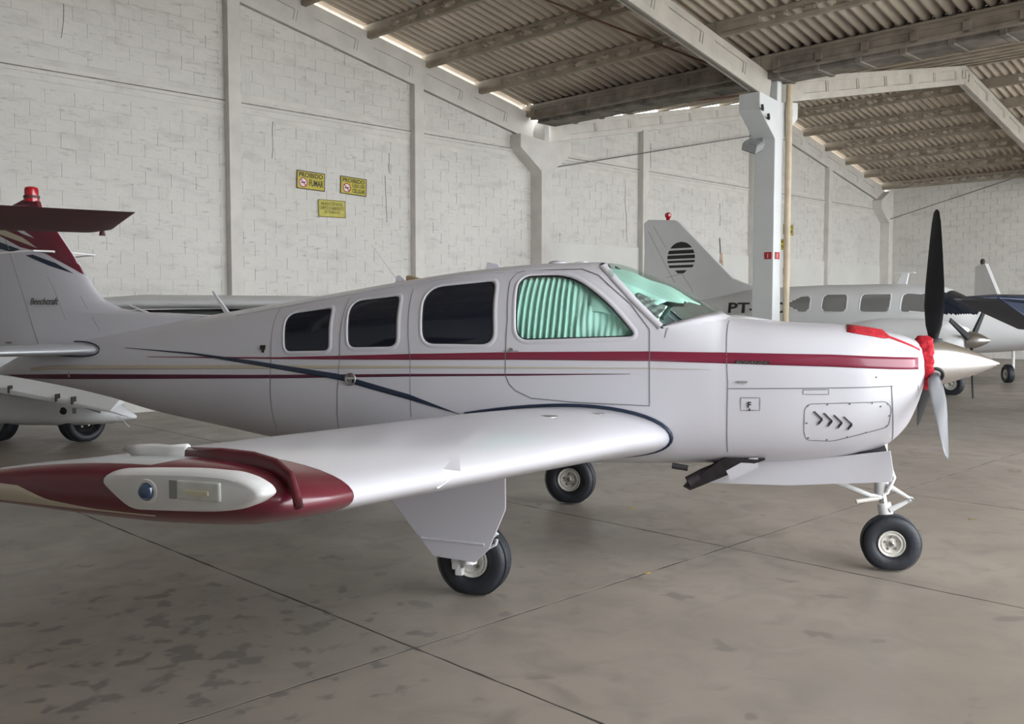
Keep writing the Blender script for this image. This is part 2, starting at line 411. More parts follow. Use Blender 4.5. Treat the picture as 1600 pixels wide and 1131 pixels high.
# smooth plastered dado and a string course
mb = MB(); mb.box(SV, S1, -.03, .02, Z0, 3.17); mb.obj('plaster_dado', M['plaster'], wall, bevel=.01)
mb = MB(); mb.box(S0, S1, -.03, .02, 4.955, 5.006); mb.box(S0, S1, -.006, .02, 4.86, 5.09)
mb.obj('tie_beam', M['block'], wall)
mb = MB(); mb.box(S0, S1, -.031, .0, 5.006, 5.022); mb.obj('beam_joint', mat('dirty_joint', (.20, .18, .16), .9, var=.4, vscale=6), wall)
bl = MB(); bw, bh = .39, .19; bl.box(-bw/2-.002, bw/2+.002, 0, .03, -bh/2-.002, bh/2+.002)
bdat = mesh('block', bl.v, bl.f, M['block'], data_only=True)
cand = []
for r in range(-14, 22):
    z = 3.27+.2*r
    if 4.86 < z < 5.10: continue
    off = .2*(r % 2)
    s = S0+off if z > 3.2 else S0+off
    while s < (S1 if z > 3.2 else SV-.1):
        if z+.12 < roofz(s)-.2: cand.append((s, z))
        s += .4
cand.sort(key=lambda q: (0 if q[1] > 2.2 else 30)+(0 if q[0] > 3.3 else 60)+abs(q[0]-4.5)+(0 if q[1] < 6.9 else 20))
stuff = MB()
for i, (s, z) in enumerate(cand):
    y = random.uniform(-.005, .001); tx, tz = random.uniform(-.004, .004), random.uniform(-.004, .004)
    if i < 290:
        o = bpy.data.objects.new('block', bdat); link(o, wall); o.location = (s, y, z+tz); o.rotation_euler = (random.uniform(-.012, .012), random.uniform(-.008, .008), random.uniform(-.008, .008))
    else:
        stuff.box(s-bw/2-.002, s+bw/2+.002, y, .03, z-bh/2-.002+tz*.5, z+bh/2+.002)
o = stuff.obj('blockwork', M['block'], wall); o['kind'] = 'stuff'
# pilasters
for s in (3.7, 7.55, 11.3, 18.22, 23.14, 27.5):
    mb = MB(); mb.box(s-.09, s+.13, -.15, 0, Z0, roofz(s)-.42); mb.obj('pilaster', M['rafterw'], wall, bevel=.008)
# vertical plaster cracks beside the pilasters
for s, z0, z1 in ((7.72, 5.15, 5.45), (10.65, 3.3, 4.1), (10.72, 4.2, 4.5), (18.6, 5.1, 5.7), (17.7, 3.3, 4.7), (21.65, 3.9, 4.5), (21.65, 2.5, 3.5), (5.0, 5.5, 5.9), (8.3, 4.2, 4.75)):
    z = z0
    x = s; mb = MB()
    while z < z1:
        x2 = x+random.uniform(-.02, .02); w_ = .003 if z0 > 2.6 else .004; yy = -.009 if z0 > 3.2 else -.033; mb.hexa([(x-w_, yy, z), (x+w_, yy, z), (x+w_, 0, z), (x-w_, 0, z), (x2-w_, yy, z+.12), (x2+w_, yy, z+.12), (x2+w_, 0, z+.12), (x2-w_, 0, z+.12)]); x = x2; z += .12
    mb.obj('crack', M['gap'], wall)
mb = MB(); mb.prism([(21.6, 2.55), (21.72, 2.5), (21.8, 2.8), (21.74, 3.2), (21.62, 3.15), (21.56, 2.8)], -.032, -.028); mb.obj('rust_stain', mat('rust_stain', (.42, .30, .22), .9, var=.3, vscale=8), wall)

# side walls
def sidewall(name, s, sign, bm_='block'):
    w = H_(empty(name)); struct(w)
    mb = MB(); a, b = (s, s+.2) if sign > 0 else (s-.2, s); mb.box(a+.006*sign, b+.006*sign, -KMAX, .2, Z0, ZE+.28); mb.obj('mortar_bed', M['joint'], w)
    st = MB()
    for r in range(28):
        z = Z0+.1+.2*r; k = .2+(.2*(r % 2))
        while k < KMAX:
            y = random.uniform(-.003, .003)
            xx = (s-.006+y, s+.02) if sign > 0 else (s-.02, s+.006+y)
            st.box(xx[0], xx[1], -k-bw/2-.002, -k+bw/2+.002, z-bh/2-.002, z+bh/2+.002); k += .4
    o = st.obj('blockwork', M[bm_], w); o['kind'] = 'stuff'
    return w
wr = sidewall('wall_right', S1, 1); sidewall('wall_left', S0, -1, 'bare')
wf = H_(empty('light_blocker')); struct(wf)   # unseen leaf added behind the camera on the left to darken that side
mb = MB(); mb.prism([(S0, Z0), (2.2, Z0), (2.2, roofz(2.2)), (S0, ZE)], -KMAX-.12, -KMAX); mb.obj('blocker_leaf', M['plaster'], wf)

# roof
ceil = H_(empty('ceiling')); struct(ceil)
def sheet(sa, sb, k0, k1):
    V = []; F_ = []; n = int((k1-k0)/.185*8); sl = 3
    for i in range(n+1):
        k = k0+(k1-k0)*i/n; z = .044*math.cos(2*PI*k/.185)
        for j in range(sl+1):
            s = sa+(sb-sa)*j/sl; V.append((s, -k, roofz(min(max(s, min(sa, sb)+1e-4), max(sa, sb)-1e-4))+.275+z))
    for i in range(n):
        for j in range(sl): a = i*(sl+1)+j; F_.append((a, a+1, a+sl+2, a+sl+1))
    o = mesh('roof_sheet', V, F_, M['sheet'], ceil, True); md = o.modifiers.new('s', 'SOLIDIFY'); md.thickness = .008
    return o
for (a, b) in ((S0-.1, SV-HS), (SV-HS, SV-.265), (SV+.265, SR), (SR, S1+.1)):
    for q in range(3): sheet(a, b, q*KF-(.55 if q == 0 else 0), (q+1)*KF)
# ridge caps
for s in (SV-HS, SR):
    mb = MB(); mb.prism([(s-.25, roofz(s)+.31), (s, roofz(s)+.37), (s+.25, roofz(s)+.31), (s, roofz(s)+.40)], .06, -KMAX); mb.obj('ridge_cap', M['sheet'], ceil)

def rafter(sa, sb, k, m, wd=.15, depth=.42, first=.8):
    """precast I-section with long recessed pockets, from eave sa up to ridge sb"""
    za, zb = roofz(sa+(1e-3 if sb > sa else -1e-3)), roofz(sb); L = math.hypot(sb-sa, zb-za); dr = Vector((sb-sa, 0, zb-za))/L; up = Vector((0, 1, 0)).cross(dr)
    if up.z < 0: up = -up
    o0 = Vector((sa, -k, za))
    def B(mb, u0, u1, w, d0, d1):
        P = []
        for d in (d0, d1):
            for u, y in ((u0, -w), (u1, -w), (u1, w), (u0, w)): P.append(tuple(o0+dr*u+up*d+Vector((0, y, 0))))
        mb.hexa(P)
    mb = MB(); B(mb, 0, L, wd*.28, -depth, 0); B(mb, 0, L, wd/2, -.11, 0); B(mb, 0, L, wd/2, -depth, -depth+.12)
    u = 0; pk = .95; rb = .3; B(mb, 0, first, wd/2, -depth+.1, -.09); u = first
    while u+pk+rb < L:
        B(mb, u+pk, u+pk+rb, wd/2, -depth+.1, -.09)
        # rounded pocket ends
        for e, sg in ((u, 1), (u+pk, -1)): B(mb, min(e, e+sg*.05), max(e, e+sg*.05), wd*.42, -depth+.1, -.09)
        u += pk+rb
    B(mb, u+.4, L, wd/2, -depth+.1, -.09)
    if k < .1 and abs(sa-SV-.12) > .01: B(mb, .1, L, wd*.4, -.01, .12)   # mortar infill between the purlins on the gable
    return mb.obj('rafter', m, ceil, bevel=.006)
for k, m in ((.02, M['rafterw']), (KF, M['beam']), (2*KF, M['beam']), (3*KF, M['beam'])):
    for a, b in ((S0+.1, SV-HS), (SV-.12, SV-HS), (SV+.12, SR), (S1-.1, SR)): rafter(a, b, k, m)
# purlins with oval openings
def purlin(s, k0, k1):
    z = roofz(s); mb = MB(); t = .045; h = .235
    mb.box(s-t, s+t, -k1, -k0, z+h-.06, z+h); mb.box(s-t, s+t, -k1, -k0, z, z+.065)
    mb.box(s-t, s+t, -k0-.75, -k0, z+.05, z+h-.05); mb.box(s-t, s+t, -k1, -k1+.75, z+.05, z+h-.05)
    k = k0+.75+.34
    while k < k1-.8:
        y = -k; e = .035
        mb.box(s-t*.7, s+t*.7, y-.07, y+.07, z+.05, z+h-.05); mb.box(s-t*.7, s+t*.7, y-.11, y+.11, z+.05, z+.09); mb.box(s-t*.7, s+t*.7, y-.11, y+.11, z+h-.085, z+h-.05)
        k += .48
    return mb.obj('purlin', M['purlin'], ceil)
pl = []
for i in range(7):
    for c, sg in ((SV-HS, 1), (SV-HS, -1), (SR, 1), (SR, -1)):
        pl.append(c+sg*(.12+i*1.345))
for s in pl:
    for q in range(3): purlin(s, q*KF+(-.04 if q == 0 else .005), (q+1)*KF-.005)
# valley gutter
mb = MB(); zg = ZE-.02
for (a, b, c, d) in ((SV-.27, SV-.20, zg, zg+.392), (SV+.20, SV+.27, zg, zg+.392), (SV-.27, SV+.27, zg-.05, zg)):
    mb.box(a, b, -KMAX, -.3, c, d)
k = .9
while k < KMAX-.5:
    mb.box(SV-.29, SV+.29, -k-.05, -k+.05, zg-.07, zg+.1); k += .7
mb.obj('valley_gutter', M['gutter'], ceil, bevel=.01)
for sgn in (-1, 1):  # twin valley beams under the gutter with recessed pockets
    mb = MB(); sc = SV+sgn*.36
    for q in range(3):
        a, b = q*KF+.25, (q+1)*KF-.25
        mb.box(sc-.03, sc+.03, -b, -a, ZE-.0, ZE+.24); mb.box(sc-.06, sc+.06, -b, -a, ZE+.17, ZE+.24); mb.box(sc-.06, sc+.06, -b, -a, ZE-.01, ZE+.05)
        kk = a
        while kk < b: mb.box(sc-.06, sc+.06, -kk-.12, -kk, ZE+.0, ZE+.2); kk += .75
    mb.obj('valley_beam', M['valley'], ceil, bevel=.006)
# Y-shaped columns
def ycol(name, s, k, m, half=.15, arm=.62, parent=None, one=0):
    mb = MB(); zt = ZE-.42; zA = zt+.09; zB = zt-.62; d = .2
    L_ = [(s-half, Z0), (s+half, Z0), (s+half, zB)]
    L_ += [(s+half+arm, zA-.28), (s+half+arm, zA)] if one <= 0 else [(s+half, zA)]
    L_ += [(s+.07, zt+.02), (s+.07, ZE+.02), (s-.07, ZE+.02), (s-.07, zt+.02)] if not one else [(s+half, ZE), (s-half, ZE)]
    L_ += [(s-half-arm, zA), (s-half-arm, zA-.28)] if one >= 0 else [(s-half, zA)]
    L_ += [(s-half, zB)]
    mb.prism(L_, -k-d, -k+d); return mb.obj(name, m, parent, bevel=.012)
c1 = H_(ycol('trim_1', SV, .12, M['rafterw'])); struct(c1)
c2 = H_(ycol('concrete_column', SV+.02, KF-.06, M['colw'], half=.13, arm=.50)); tag(c2, 'white free-standing column with Y-shaped head under the roof valley, downpipe on its face', 'column')
c3 = H_(ycol('trim_2', S1-.14, .12, M['rafterw'], half=.15, one=1)); struct(c3)
# downpipe
mb = MB(); P = [(SV+.22, -KF-.21, Z0), (SV+.22, -KF-.21, ZE-.10)]
mb.tube(P, .055, 16); mb.tube([(SV+.22, -KF-.21, 4.98), (SV+.22, -KF-.21, 5.1)], .063, 16); mb.tube([(SV+.22, -KF-.21, 2.3), (SV+.22, -KF-.21, 2.42)], .063, 16)
o = H_(mb.obj('downpipe', M['pipe'], smooth=True)); tag(o, 'beige rainwater pipe running down the face of the free-standing white column', 'pipe')
# floodlight on the column
fl = empty('floodlight', hall(SV-.21, KF-.17, 4.52), AL, 'dark grey floodlight bracketed to the shaded side of the white column', 'light')
Mt = Matrix.Rotation(R(-22), 4, 'Y') @ Matrix.Rotation(R(24), 4, 'X')
mb = MB(); mb.box(-.30, .02, -.18, .12, -.07, .07, Mt); mb.obj('housing', M['grey'], fl, bevel=.015)
mb = MB(); mb.box(-.29, 0, -.17, .11, -.078, -.068, Mt); mb.obj('lens', mat('lamp_glass', (.05, .06, .06), .15), fl)
mb = MB(); mb.box(-.0, .07, -.05, .0, -.02, .02); mb.box(.03, .055, -.14, .08, -.1, .1); mb.obj('bracket', M['grey'], fl, bevel=.004)
mb = MB()
for i in range(7): y = -.16+i*.042; mb.box(-.28, 0, y, y+.01, .068, .092, Mt)
mb.obj('cooling_fins', M['grey'], fl)
# little red plates and hooks on the column
for (x0, y0, nx, lab, gx) in ((SV-.112, -KF-.10, 'side', 'small red number plate on the shaded side of the white column', 0), (SV-.005, -KF-.145, 'front', 'small red number plate on the bright face of the white column beside the pipe', 1)):
    mb = MB()
    if nx == 'side': mb.box(x0-.008, x0, y0-.01, y0+.12, 2.56, 2.68)
    else: mb.box(x0-.055, x0+.085, y0-.008, y0, 2.56, 2.68)
    o = H_(mb.obj('number_plate', M['signred'])); tag(o, lab, 'sign', 'red number plates on the column')
    if nx == 'side': M4 = basis((x0-.009, y0+.085, 2.58), (0, -1, 0), (0, 0, 1))
    else: M4 = basis((x0-.02, y0-.009, 2.58), (1, 0, 0), (0, 0, 1))
    text('numeral', '1', .11, M['signwhite'], o, M4)
for dx_, z in ((0, 5.0), (.2, 4.88)):
    hk = MB(); hk.tube([(SV-.5+dx_, -KF-.13, z), (SV-.62+dx_, -KF-.2, z), (SV-.64+dx_, -KF-.2, z+.06)], .022, 8); hk.obj('hook', M['black'], c2, smooth=True)

# warning signs on the gable wall
def sign(s0, z0, w, h, lines, lab, circ, tilt=0, fade=0):
    e = H_(empty('warning_sign')); e.location = hall(s0, .012, z0); e.scale = (Q, Q, Q); e.rotation_euler = (0, tilt, AL); tag(e, lab, 'sign', 'yellow warning signs on the gable wall')
    ym = mat('faded_yellow', (.50, .46, .10), .6, var=.15, vscale=9) if fade else M['yellow']
    ik = mat('faded_ink', (.22, .17, .03), .6) if fade else M['ink']
    mb = MB(); mb.box(0, w, -.008, 0, 0, h); mb.obj('plate', ym, e, bevel=.002)
    mb = MB(); b = .014
    for q in ((0, w, h-b, h), (0, w, 0, b), (0, b, 0, h), (w-b, w, 0, h)): mb.box(q[0], q[1], -.010, -.0082, q[2], q[3])
    mb.obj('border', ik, e)
    for (t, x, z, sz, wid) in lines: text('lettering', t, sz, ik, e, basis((x*w, -.0092, z*h), (1, 0, 0), (0, 0, 1)), width=wid*w, bold=sz*.02, depth=.001)
    if circ:
        cx, cz, r = circ; cx *= w; cz *= h
        mb = MB(); mb.lathe([(-.0095, 0.0001), (-.0095, r)], 32, 'y', (cx, 0, cz)); mb.obj('disc', M['signwhite'], e)
        mb = MB(); mb.lathe([(-.0098, r*.98), (-.012, r*.98), (-.012, r*.78), (-.0098, r*.78)], 32, 'y', (cx, 0, cz))
        mb.box(-r*.8, r*.8, -.012, -.0098, -r*.1, r*.1, Matrix.Translation((cx, 0, cz)) @ Matrix.Rotation(R(45), 4, 'Y')); mb.obj('prohibition_ring', M['signred'], e)
        mb = MB(); mb.box(-r*.5, r*.5, -.0099, -.0096, -r*.12, r*.12, Matrix.Translation((cx, 0, cz)) @ Matrix.Rotation(R(-8), 4, 'Y')); mb.obj('pictogram', M['ink'], e)
sign(8.75, 3.75, .56, .31, [('PROIBIDO', .08, .66, .11, .84), ('FUMAR', .44, .22, .15, .50)], 'yellow sign reading PROIBIDO FUMAR, left of the upper two on the wall', (.23, .36, .085), R(1.5))
sign(9.63, 3.74, .56, .31, [('PROIBIDO', .08, .68, .10, .84), ('USO DE', .46, .44, .08, .46), ('CELULAR', .46, .14, .10, .48)], 'yellow sign reading PROIBIDO USO DE CELULAR, right of the upper two', (.24, .36, .085), R(2))
sign(9.18, 3.30, .56, .30, [('MANTENHA', .1, .68, .08, .8), ('LIMPO O AMBIENTE', .06, .44, .08, .88), ('DE TRABALHO', .22, .22, .07, .56)], 'faded yellow sign hung below the two prohibition signs', None, R(-1), 1)
sign(24.93, 3.86, .56, .30, [('PROIBIDO', .1, .66, .10, .8), ('FUMAR', .46, .2, .13, .48)], 'upper of the two small yellow signs far beyond the white column', (.24, .36, .085))
sign(24.62, 3.42, .46, .30, [('PROIBIDO', .1, .66, .10, .8), ('CELULAR', .46, .2, .1, .48)], 'lower of the two small yellow signs beyond the white column', (.24, .36, .085))

# tie rods and cables under the roof
def cable(P, r, name, m, par, sag=0, n=12):
    mb = MB(); A, B = Vector(P[0]), Vector(P[1]); pts = [A.lerp(B, i/n)+Vector((0, 0, -sag*4*(i/n)*(1-i/n))) for i in range(n+1)]
    mb.tube(pts, r, 8); return mb.obj(name, m, par, smooth=True)
cable([(6.9, -2.9, roofz(6.9)-.03), (14.2, -5.1, roofz(14.2)-.0)], .017, 'tie_rod', M['rust'], ceil, .03)
cable([(15.8, -2.2, roofz(15.8)-.01), (22.8, -5.2, roofz(22.8)-.02)], .017, 'tie_rod', M['rust'], ceil, .02)
cable([(14.95, -.2, 4.72), (22.9, -.2, 6.4)], .012, 'cable', M['gap'], wall, .0)
cable([(31.4, -.3, 4.7), (31.5, -5.2, 6.0)], .012, 'cable', M['gap'], wr)
# work light stub hanging by the left purlins
mb = MB(); mb.box(9.0, 9.22, -2.72, -2.6, 6.35, 6.41); mb.tube([(9.1, -2.66, 6.4), (9.1, -2.66, roofz(9.1)+.02)], .01, 6)
o = H_(mb.obj('batten_lamp', M['grey'])); tag(o, 'small grey lamp hanging under the left roof near the rusty rod', 'light')

# fallen leaves
for px, k, lab, rz in ((6.41, 9.0, 'tiny dry yellow leaf on the floor behind the near wheel', .3), (4.9, 10.32, 'dry speck of leaf lying in the floor joint', 1.1), (8.05, 11.22, 'yellow dry leaf on the floor between camera side joint and nose wheel', 2.0)):
    mb = MB(); mb.prism([(-.03, 0), (-.01, .012), (.018, .010), (.034, 0), (.014, -.012), (-.012, -.011)], .001, .004, 'z'); mb.tube([(-.03, 0, .003), (-.05, .004, .006)], .0015, 5)
    o = mb.obj('dry_leaf', M['leafy']); o.location = ground_at(px, k+1.4); o.rotation_euler = (.05, .1, rz); tag(o, lab, 'leaf', 'dry leaves on the floor')

# ------------------------------------------------------------------ shared aircraft pieces
def foil(n=28, t=.15, camber=.02):
    """closed section in unit chord, x from 0 (LE) to 1 (TE), ccw"""
    up = []; lo = []
    for i in range(n+1):
        x = .5*(1-math.cos(PI*i/n)); y = 5*t*(.2969*math.sqrt(x)-.126*x-.3516*x*x+.2843*x**3-.1036*x**4); c = camber*4*x*(1-x)
        up.append((x, c+y)); lo.append((x, c-y))
    return up[::-1]+lo[1:-1]   # TE->LE over the top, back under
def wing(name, stations, m, parent, tcap=True, smooth=True):
    """stations: (y, xLE, chord, z, thickness, twist)"""
    V = []; F_ = []; n = None
    for (y, xl, c, z, t, tw) in stations:
        S = foil(t=t)
        n = len(S)
        for (a, b) in S: V.append((xl-a*c, y, z+b*c-a*c*tw))
    for i in range(len(stations)-1):
        for k in range(n): F_.append((i*n+k, i*n+(k+1) % n, (i+1)*n+(k+1) % n, (i+1)*n+k))
    F_.append(tuple(range(n))); F_.append(tuple(range((len(stations)-1)*n, len(stations)*n))[::-1])
    o = mesh(name, V, F_, m, parent, smooth)
    bm = bmesh.new(); bm.from_mesh(o.data); bmesh.ops.recalc_face_normals(bm, faces=bm.faces); bm.to_mesh(o.data); bm.free()
    autos(o, 50); return o
def wheel(parent, c, r, w, rimr, side=-1, hubm='rim', tilt=0):
    """tyre + hub; axle along y"""
    prof = []
    for i in range(25):
        a = PI*2*i/24; q = abs(math.cos(a))**.75*math.copysign(1, math.cos(a)); s_ = abs(math.sin(a))**.8*math.copysign(1, math.sin(a))
        prof.append((q*w/2, (r+rimr)/2+s_*(r-rimr)/2))
    mb = MB(); mb.lathe(prof, 48, 'y', (0, 0, 0))
    for gy in (-.25, 0, .25):
        mb.lathe([(gy*w-.004, r*.985), (gy*w-.004, r*1.002), (gy*w-.010, r*1.002), (gy*w-.012, r*.985)], 48, 'y')
    ty = mb.obj('tyre', M['tyre'], parent, smooth=True)
    for v in ty.data.vertices:                       # flattened where it carries the load
        if v.co.z < -r+.018: v.co.z = -r+.018-.0*(v.co.z+r)
    ty.location = c; ty.rotation_euler = (0, 0, tilt)
    sd = side; hb = MB()
    hb.lathe([(sd*w*.02, .001), (sd*w*.30, .001), (sd*w*.30, r*.10), (sd*w*.20, r*.12), (sd*w*.16, rimr*.42), (sd*w*.22, rimr*.60), (sd*w*.34, rimr*.74), (sd*w*.30, rimr*.86), (sd*w*.40, rimr*1.0), (sd*w*.36, rimr*1.06), (0, rimr*1.02)], 36, 'y')
    h = hb.obj('hub', M[hubm], parent, smooth=True); h.location = c; h.rotation_euler = (0, 0, tilt)
    nb = MB(); nb.lathe([(sd*w*.30, .0001), (sd*w*.40, r*.05), (sd*w*.36, r*.09), (sd*w*.28, r*.09)], 16, 'y')
    for i in range(5):
        a = 2*PI*i/5+.4; nb.lathe([(sd*w*.17, .0001), (sd*w*.26, .001), (sd*w*.26, r*.045), (sd*w*.15, r*.045)], 8, 'y', (math.cos(a)*rimr*.52, 0, math.sin(a)*rimr*.52))
    b = nb.obj('axle_nut', M['steel'], h, smooth=True)
    b.location = (0, 0, 0)
    return ty

# ------------------------------------------------------------------ the maroon-striped single-engine aeroplane
AC = empty('light_aircraft', (0.14583, 6.94679, 0), R(-18.5), 'white single-engine low-wing aeroplane with maroon and navy stripes, nearest and largest in the hangar', 'airplane')
BON = [(-5.05, 1.19, 1.12, 1.155, .015, 2, 2), (-4.6, 1.37, 1.075, 1.22, .10, 2, 2), (-3.85, 1.495, .965, 1.22, .2, 2, 2), (-3.3, 1.58, .85, 1.22, .275, 2, 2.1),
(-2.6, 1.69, .75, 1.22, .36, 2.1, 2.3), (-2.05, 1.77, .68, 1.22, .43, 2.2, 2.6), (-1.4, 1.87, .65, 1.24, .5, 2.3, 3), (-.9, 1.945, .64, 1.25, .54, 2.3, 3.2),
(-.46, 2.0, .632, 1.25, .56, 2.4, 3.4), (.14, 2.045, .63, 1.25, .57, 2.4, 3.6), (.5, 2.05, .64, 1.25, .57, 2.4, 3.6), (.65, 2.035, .645, 1.25, .57, 2.4, 3.6), (.8, 1.985, .65, 1.25, .57, 2.4, 3.6),
(1.07, 1.865, .665, 1.25, .57, 2.5, 3.6), (1.34, 1.705, .68, 1.24, .565, 2.7, 3.4), (1.42, 1.665, .685, 1.23, .56, 2.8, 3.4), (1.74, 1.635, .70, 1.22, .55, 3, 3.2),
(2.17, 1.612, .75, 1.22, .5, 3, 3), (2.42, 1.575, .83, 1.24, .43, 2.8, 2.6), (2.55, 1.54, .95, 1.27, .35, 2.5, 2.2), (2.62, 1.505, 1.1, 1.31, .25, 2.2, 2), (2.65, 1.47, 1.2, 1.34, .16, 2, 2)]
B = Body(BON)
w1 = roundpoly([(-1.801, 1.398), (-1.865, 1.675), (-1.453, 1.725), (-1.408, 1.412)], [.05, .09, .04, .05])
w2 = roundpoly([(-1.238, 1.437), (-1.300, 1.772), (-.886, 1.812), (-.84, 1.450)], [.06, .10, .05, .07])
w3 = roundpoly([(-.635, 1.473), (-.69, 1.868), (-.15, 1.913), (-.097, 1.474)], [.09, .14, .06, .10])
w4 = roundpoly([(.063, 1.506), (.018, 1.943), (.39, 1.955), (.68, 1.762), (.885, 1.538)], [.09, .09, .16, .5, .06])
wsp = [(.50, 2.2), (.545, 2.027), (.695, 1.901), (.843, 1.762), (1.04, 1.592), (1.22, 1.643), (1.40, 1.69), (1.5, 2.2)]
fus, panes = B.build(M['white'], AC, {'w1': offset(w1, .008), 'w2': offset(w2, .008), 'w3': offset(w3, .008), 'w4': offset(w4, .008), 'windshield': wsp}, dx=.012, n=232)
for (key, sd), (v, f) in panes.items():
    clear = key in ('windshield', 'w4')
    o = mesh('windshield' if key == 'windshield' else 'window_pane', v, f, M['glass'] if clear else M['tint'], AC, True)
    if key == 'windshield': o['label'] = 'teal-tinted curved windscreen'
for sd in (-1, 1):
    for q in (w1, w2, w3, w4):
        B.ring(q, .034, M['white'], AC, side=sd)
        r_ = B.ring(offset(q, -.008), .010, M['black'], AC, name='window_seal', off=.004, side=sd)
    # windscreen surround, drawn along the side edge and the base
    P = [(.572, 2.012), (.60, 1.985), (.695, 1.901), (.77, 1.833), (.843, 1.762), (.94, 1.675), (1.03, 1.594)]; V = []; F_ = []
    for i, p in enumerate(P):
        a = P[max(0, i-1)]; b = P[min(len(P)-1, i+1)]; t = Vector((b[0]-a[0], b[1]-a[1])).normalized(); nrm = (t.y, -t.x)
        for k, o_ in ((-.030, 0), (-.028, .007), (.010, .008), (.012, -.004)): V.append(B.S(p[0]-nrm[0]*k*-1, p[1]-nrm[1]*k*-1, o_, sd))
    for i in range(len(P)-1):
        for k in range(3): F_.append((i*4+k, i*4+4+k, i*4+5+k, i*4+1+k))
    mesh('window_frame', V, F_, M['white'], AC, True)
    P = [(1.03, 1.594), (1.10, 1.609), (1.22, 1.643), (1.30, 1.664), (1.36, 1.681), (1.405, 1.668)]
    V = []; F_ = []
    for i, (x, z) in enumerate(P):
        th = B.th(x, z) if i < 5 else PI/2-1e-3
        for dxx, o_ in ((-.014, -.004), (-.012, .012), (.03, .010), (.07, -.001)):
            p = B.P(x+dxx, th, sd) if i < 5 else B.P(1.375+dxx, PI/2-1e-3, sd)
            V.append(p+Vector((0, 0, o_)))
    for i in range(len(P)-1):
        for k in range(3): F_.append((i*4+k, i*4+4+k, i*4+5+k, i*4+1+k))
    mesh('windshield_fairing', V, F_, M['white'], AC, True)
# stripes (flat paint)
for sd in (-1, 1):
    B.band([(-3.2, 1.329), (-1.894, 1.353), (-.735, 1.4), (.08, 1.426), (.972, 1.443), (1.465, 1.441), (2.091, 1.436), (2.60, 1.416)],
           [(-3.2, 1.325), (-1.893, 1.339), (-.734, 1.359), (.082, 1.374), (.974, 1.381), (1.467, 1.373), (2.092, 1.362), (2.60, 1.342)], M['red'], fus, side=sd)
    B.band([(-4.93, 1.127), (-4.099, 1.16), (-2.073, 1.215), (-.733, 1.26), (.083, 1.279), (.85, 1.296)],
           [(-4.93, 1.125), (-4.75, 1.098), (-4.456, 1.102), (-4.118, 1.114), (-2.074, 1.188), (-.733, 1.241), (.083, 1.266), (.85, 1.294)], M['wine'], fus, side=sd)
    B.band([(-4.6, 1.20), (-4.327, 1.226), (-4.09, 1.238), (-2.073, 1.291), (-.733, 1.318), (.975, 1.337), (1.362, 1.335)],
           [(-4.6, 1.17), (-4.33, 1.193), (-4.092, 1.198), (-2.073, 1.261), (-.733, 1.3), (.975, 1.331), (1.362, 1.333)], M['beige'], fus, side=sd)
    B.band([(-3.477, 1.396), (-2.727, 1.37), (-2.074, 1.32), (-1.315, 1.244), (-.734, 1.114), (-.334, .984)],
           [(-3.476, 1.393), (-2.725, 1.356), (-2.073, 1.289), (-1.315, 1.201), (-.735, 1.076), (-.334, .982)], M['navy'], fus, off=.0045, side=sd)
# panel seams
def seams(lines, name, m, parent, w=.005, off=.003):
    for L in lines:
        v, f = B.line(L, None, None, w=w, off=off); mesh(name, v, f, m, parent)
door = [(-.045, 1.907), (-.011, 1.641), (-.011, 1.272), (.015, 1.21), (.06, 1.165), (.173, 1.116), (.485, 1.097), (.977, 1.09), (.973, 1.431), (.965, 1.583), (.824, 1.75), (.577, 1.946), (.45, 1.99), (.05, 1.99), (-.02, 1.965), (-.045, 1.907)]
seams([door], 'cabin_door', M['gap'], fus, .006)
seams([[(-1.34, 1.80), (-1.31, 1.356), (-1.36, .80)], [(-.80, 1.86), (-.75, 1.5), (-.729, 1.368), (-.729, .95)], [(1.445, 1.64), (1.47, 1.244), (1.466, .80)], [(1.47, 1.215), (2.30, 1.238), (2.448, 1.246)], [(2.44, 1.246), (2.467, .85)], [(-1.98, 1.74), (-1.93, 1.343), (-1.95, .80)], [(1.08, 1.60), (1.065, 1.53)]], 'panel_seam', M['gap'], fus, .005)
insp = roundpoly([(1.936, 1.10), (1.965, 1.131), (2.413, 1.151), (2.444, 1.11), (2.43, .99), (2.101, .896), (1.950, .90), (1.933, .95)], .03)
seams([insp+[insp[0]]], 'inspection_panel', M['gap'], fus, .004)
seams([[(1.925, 1.218), (2.076, 1.222), (2.076, 1.192), (1.925, 1.19), (1.925, 1.218)], [(1.55, 1.160), (1.668, 1.162), (1.668, 1.083), (1.551, 1.079), (1.55, 1.16)]], 'access_panel', M['gap'], fus, .004)
mb = MB()
for (x, z) in [(1.955, 1.118), (2.07, 1.128), (2.2, 1.135), (2.33, 1.14), (2.42, 1.135), (2.43, 1.06), (2.42, .995), (2.3, .955), (2.19, .925), (2.07, .905), (1.96, .915), (1.95, 1.01), (1.56, 1.26), (2.35, 1.30), (2.38, 1.12)]:
    p = B.S(x, z, .001); mb.lathe([(-.003, .0001), (-.003, .005), (.002, .006)], 8, 'y', p)
mb.obj('fastener', M['steel'], fus)['kind'] = 'stuff'
mb = MB()   # latch knobs, handles
for (x, z, l) in ((1.56, 1.26, .04), (2.05, .70, .0), (2.25, .74, 0), (2.44, .80, 0)):
    p = B.S(x, z, .002); mb.box(p.x-.012-l/2, p.x+.012+l/2, p.y-.010, p.y, p.z-.006, p.z+.006)
mb.obj('latch', M['grey'], fus)['kind'] = 'stuff'
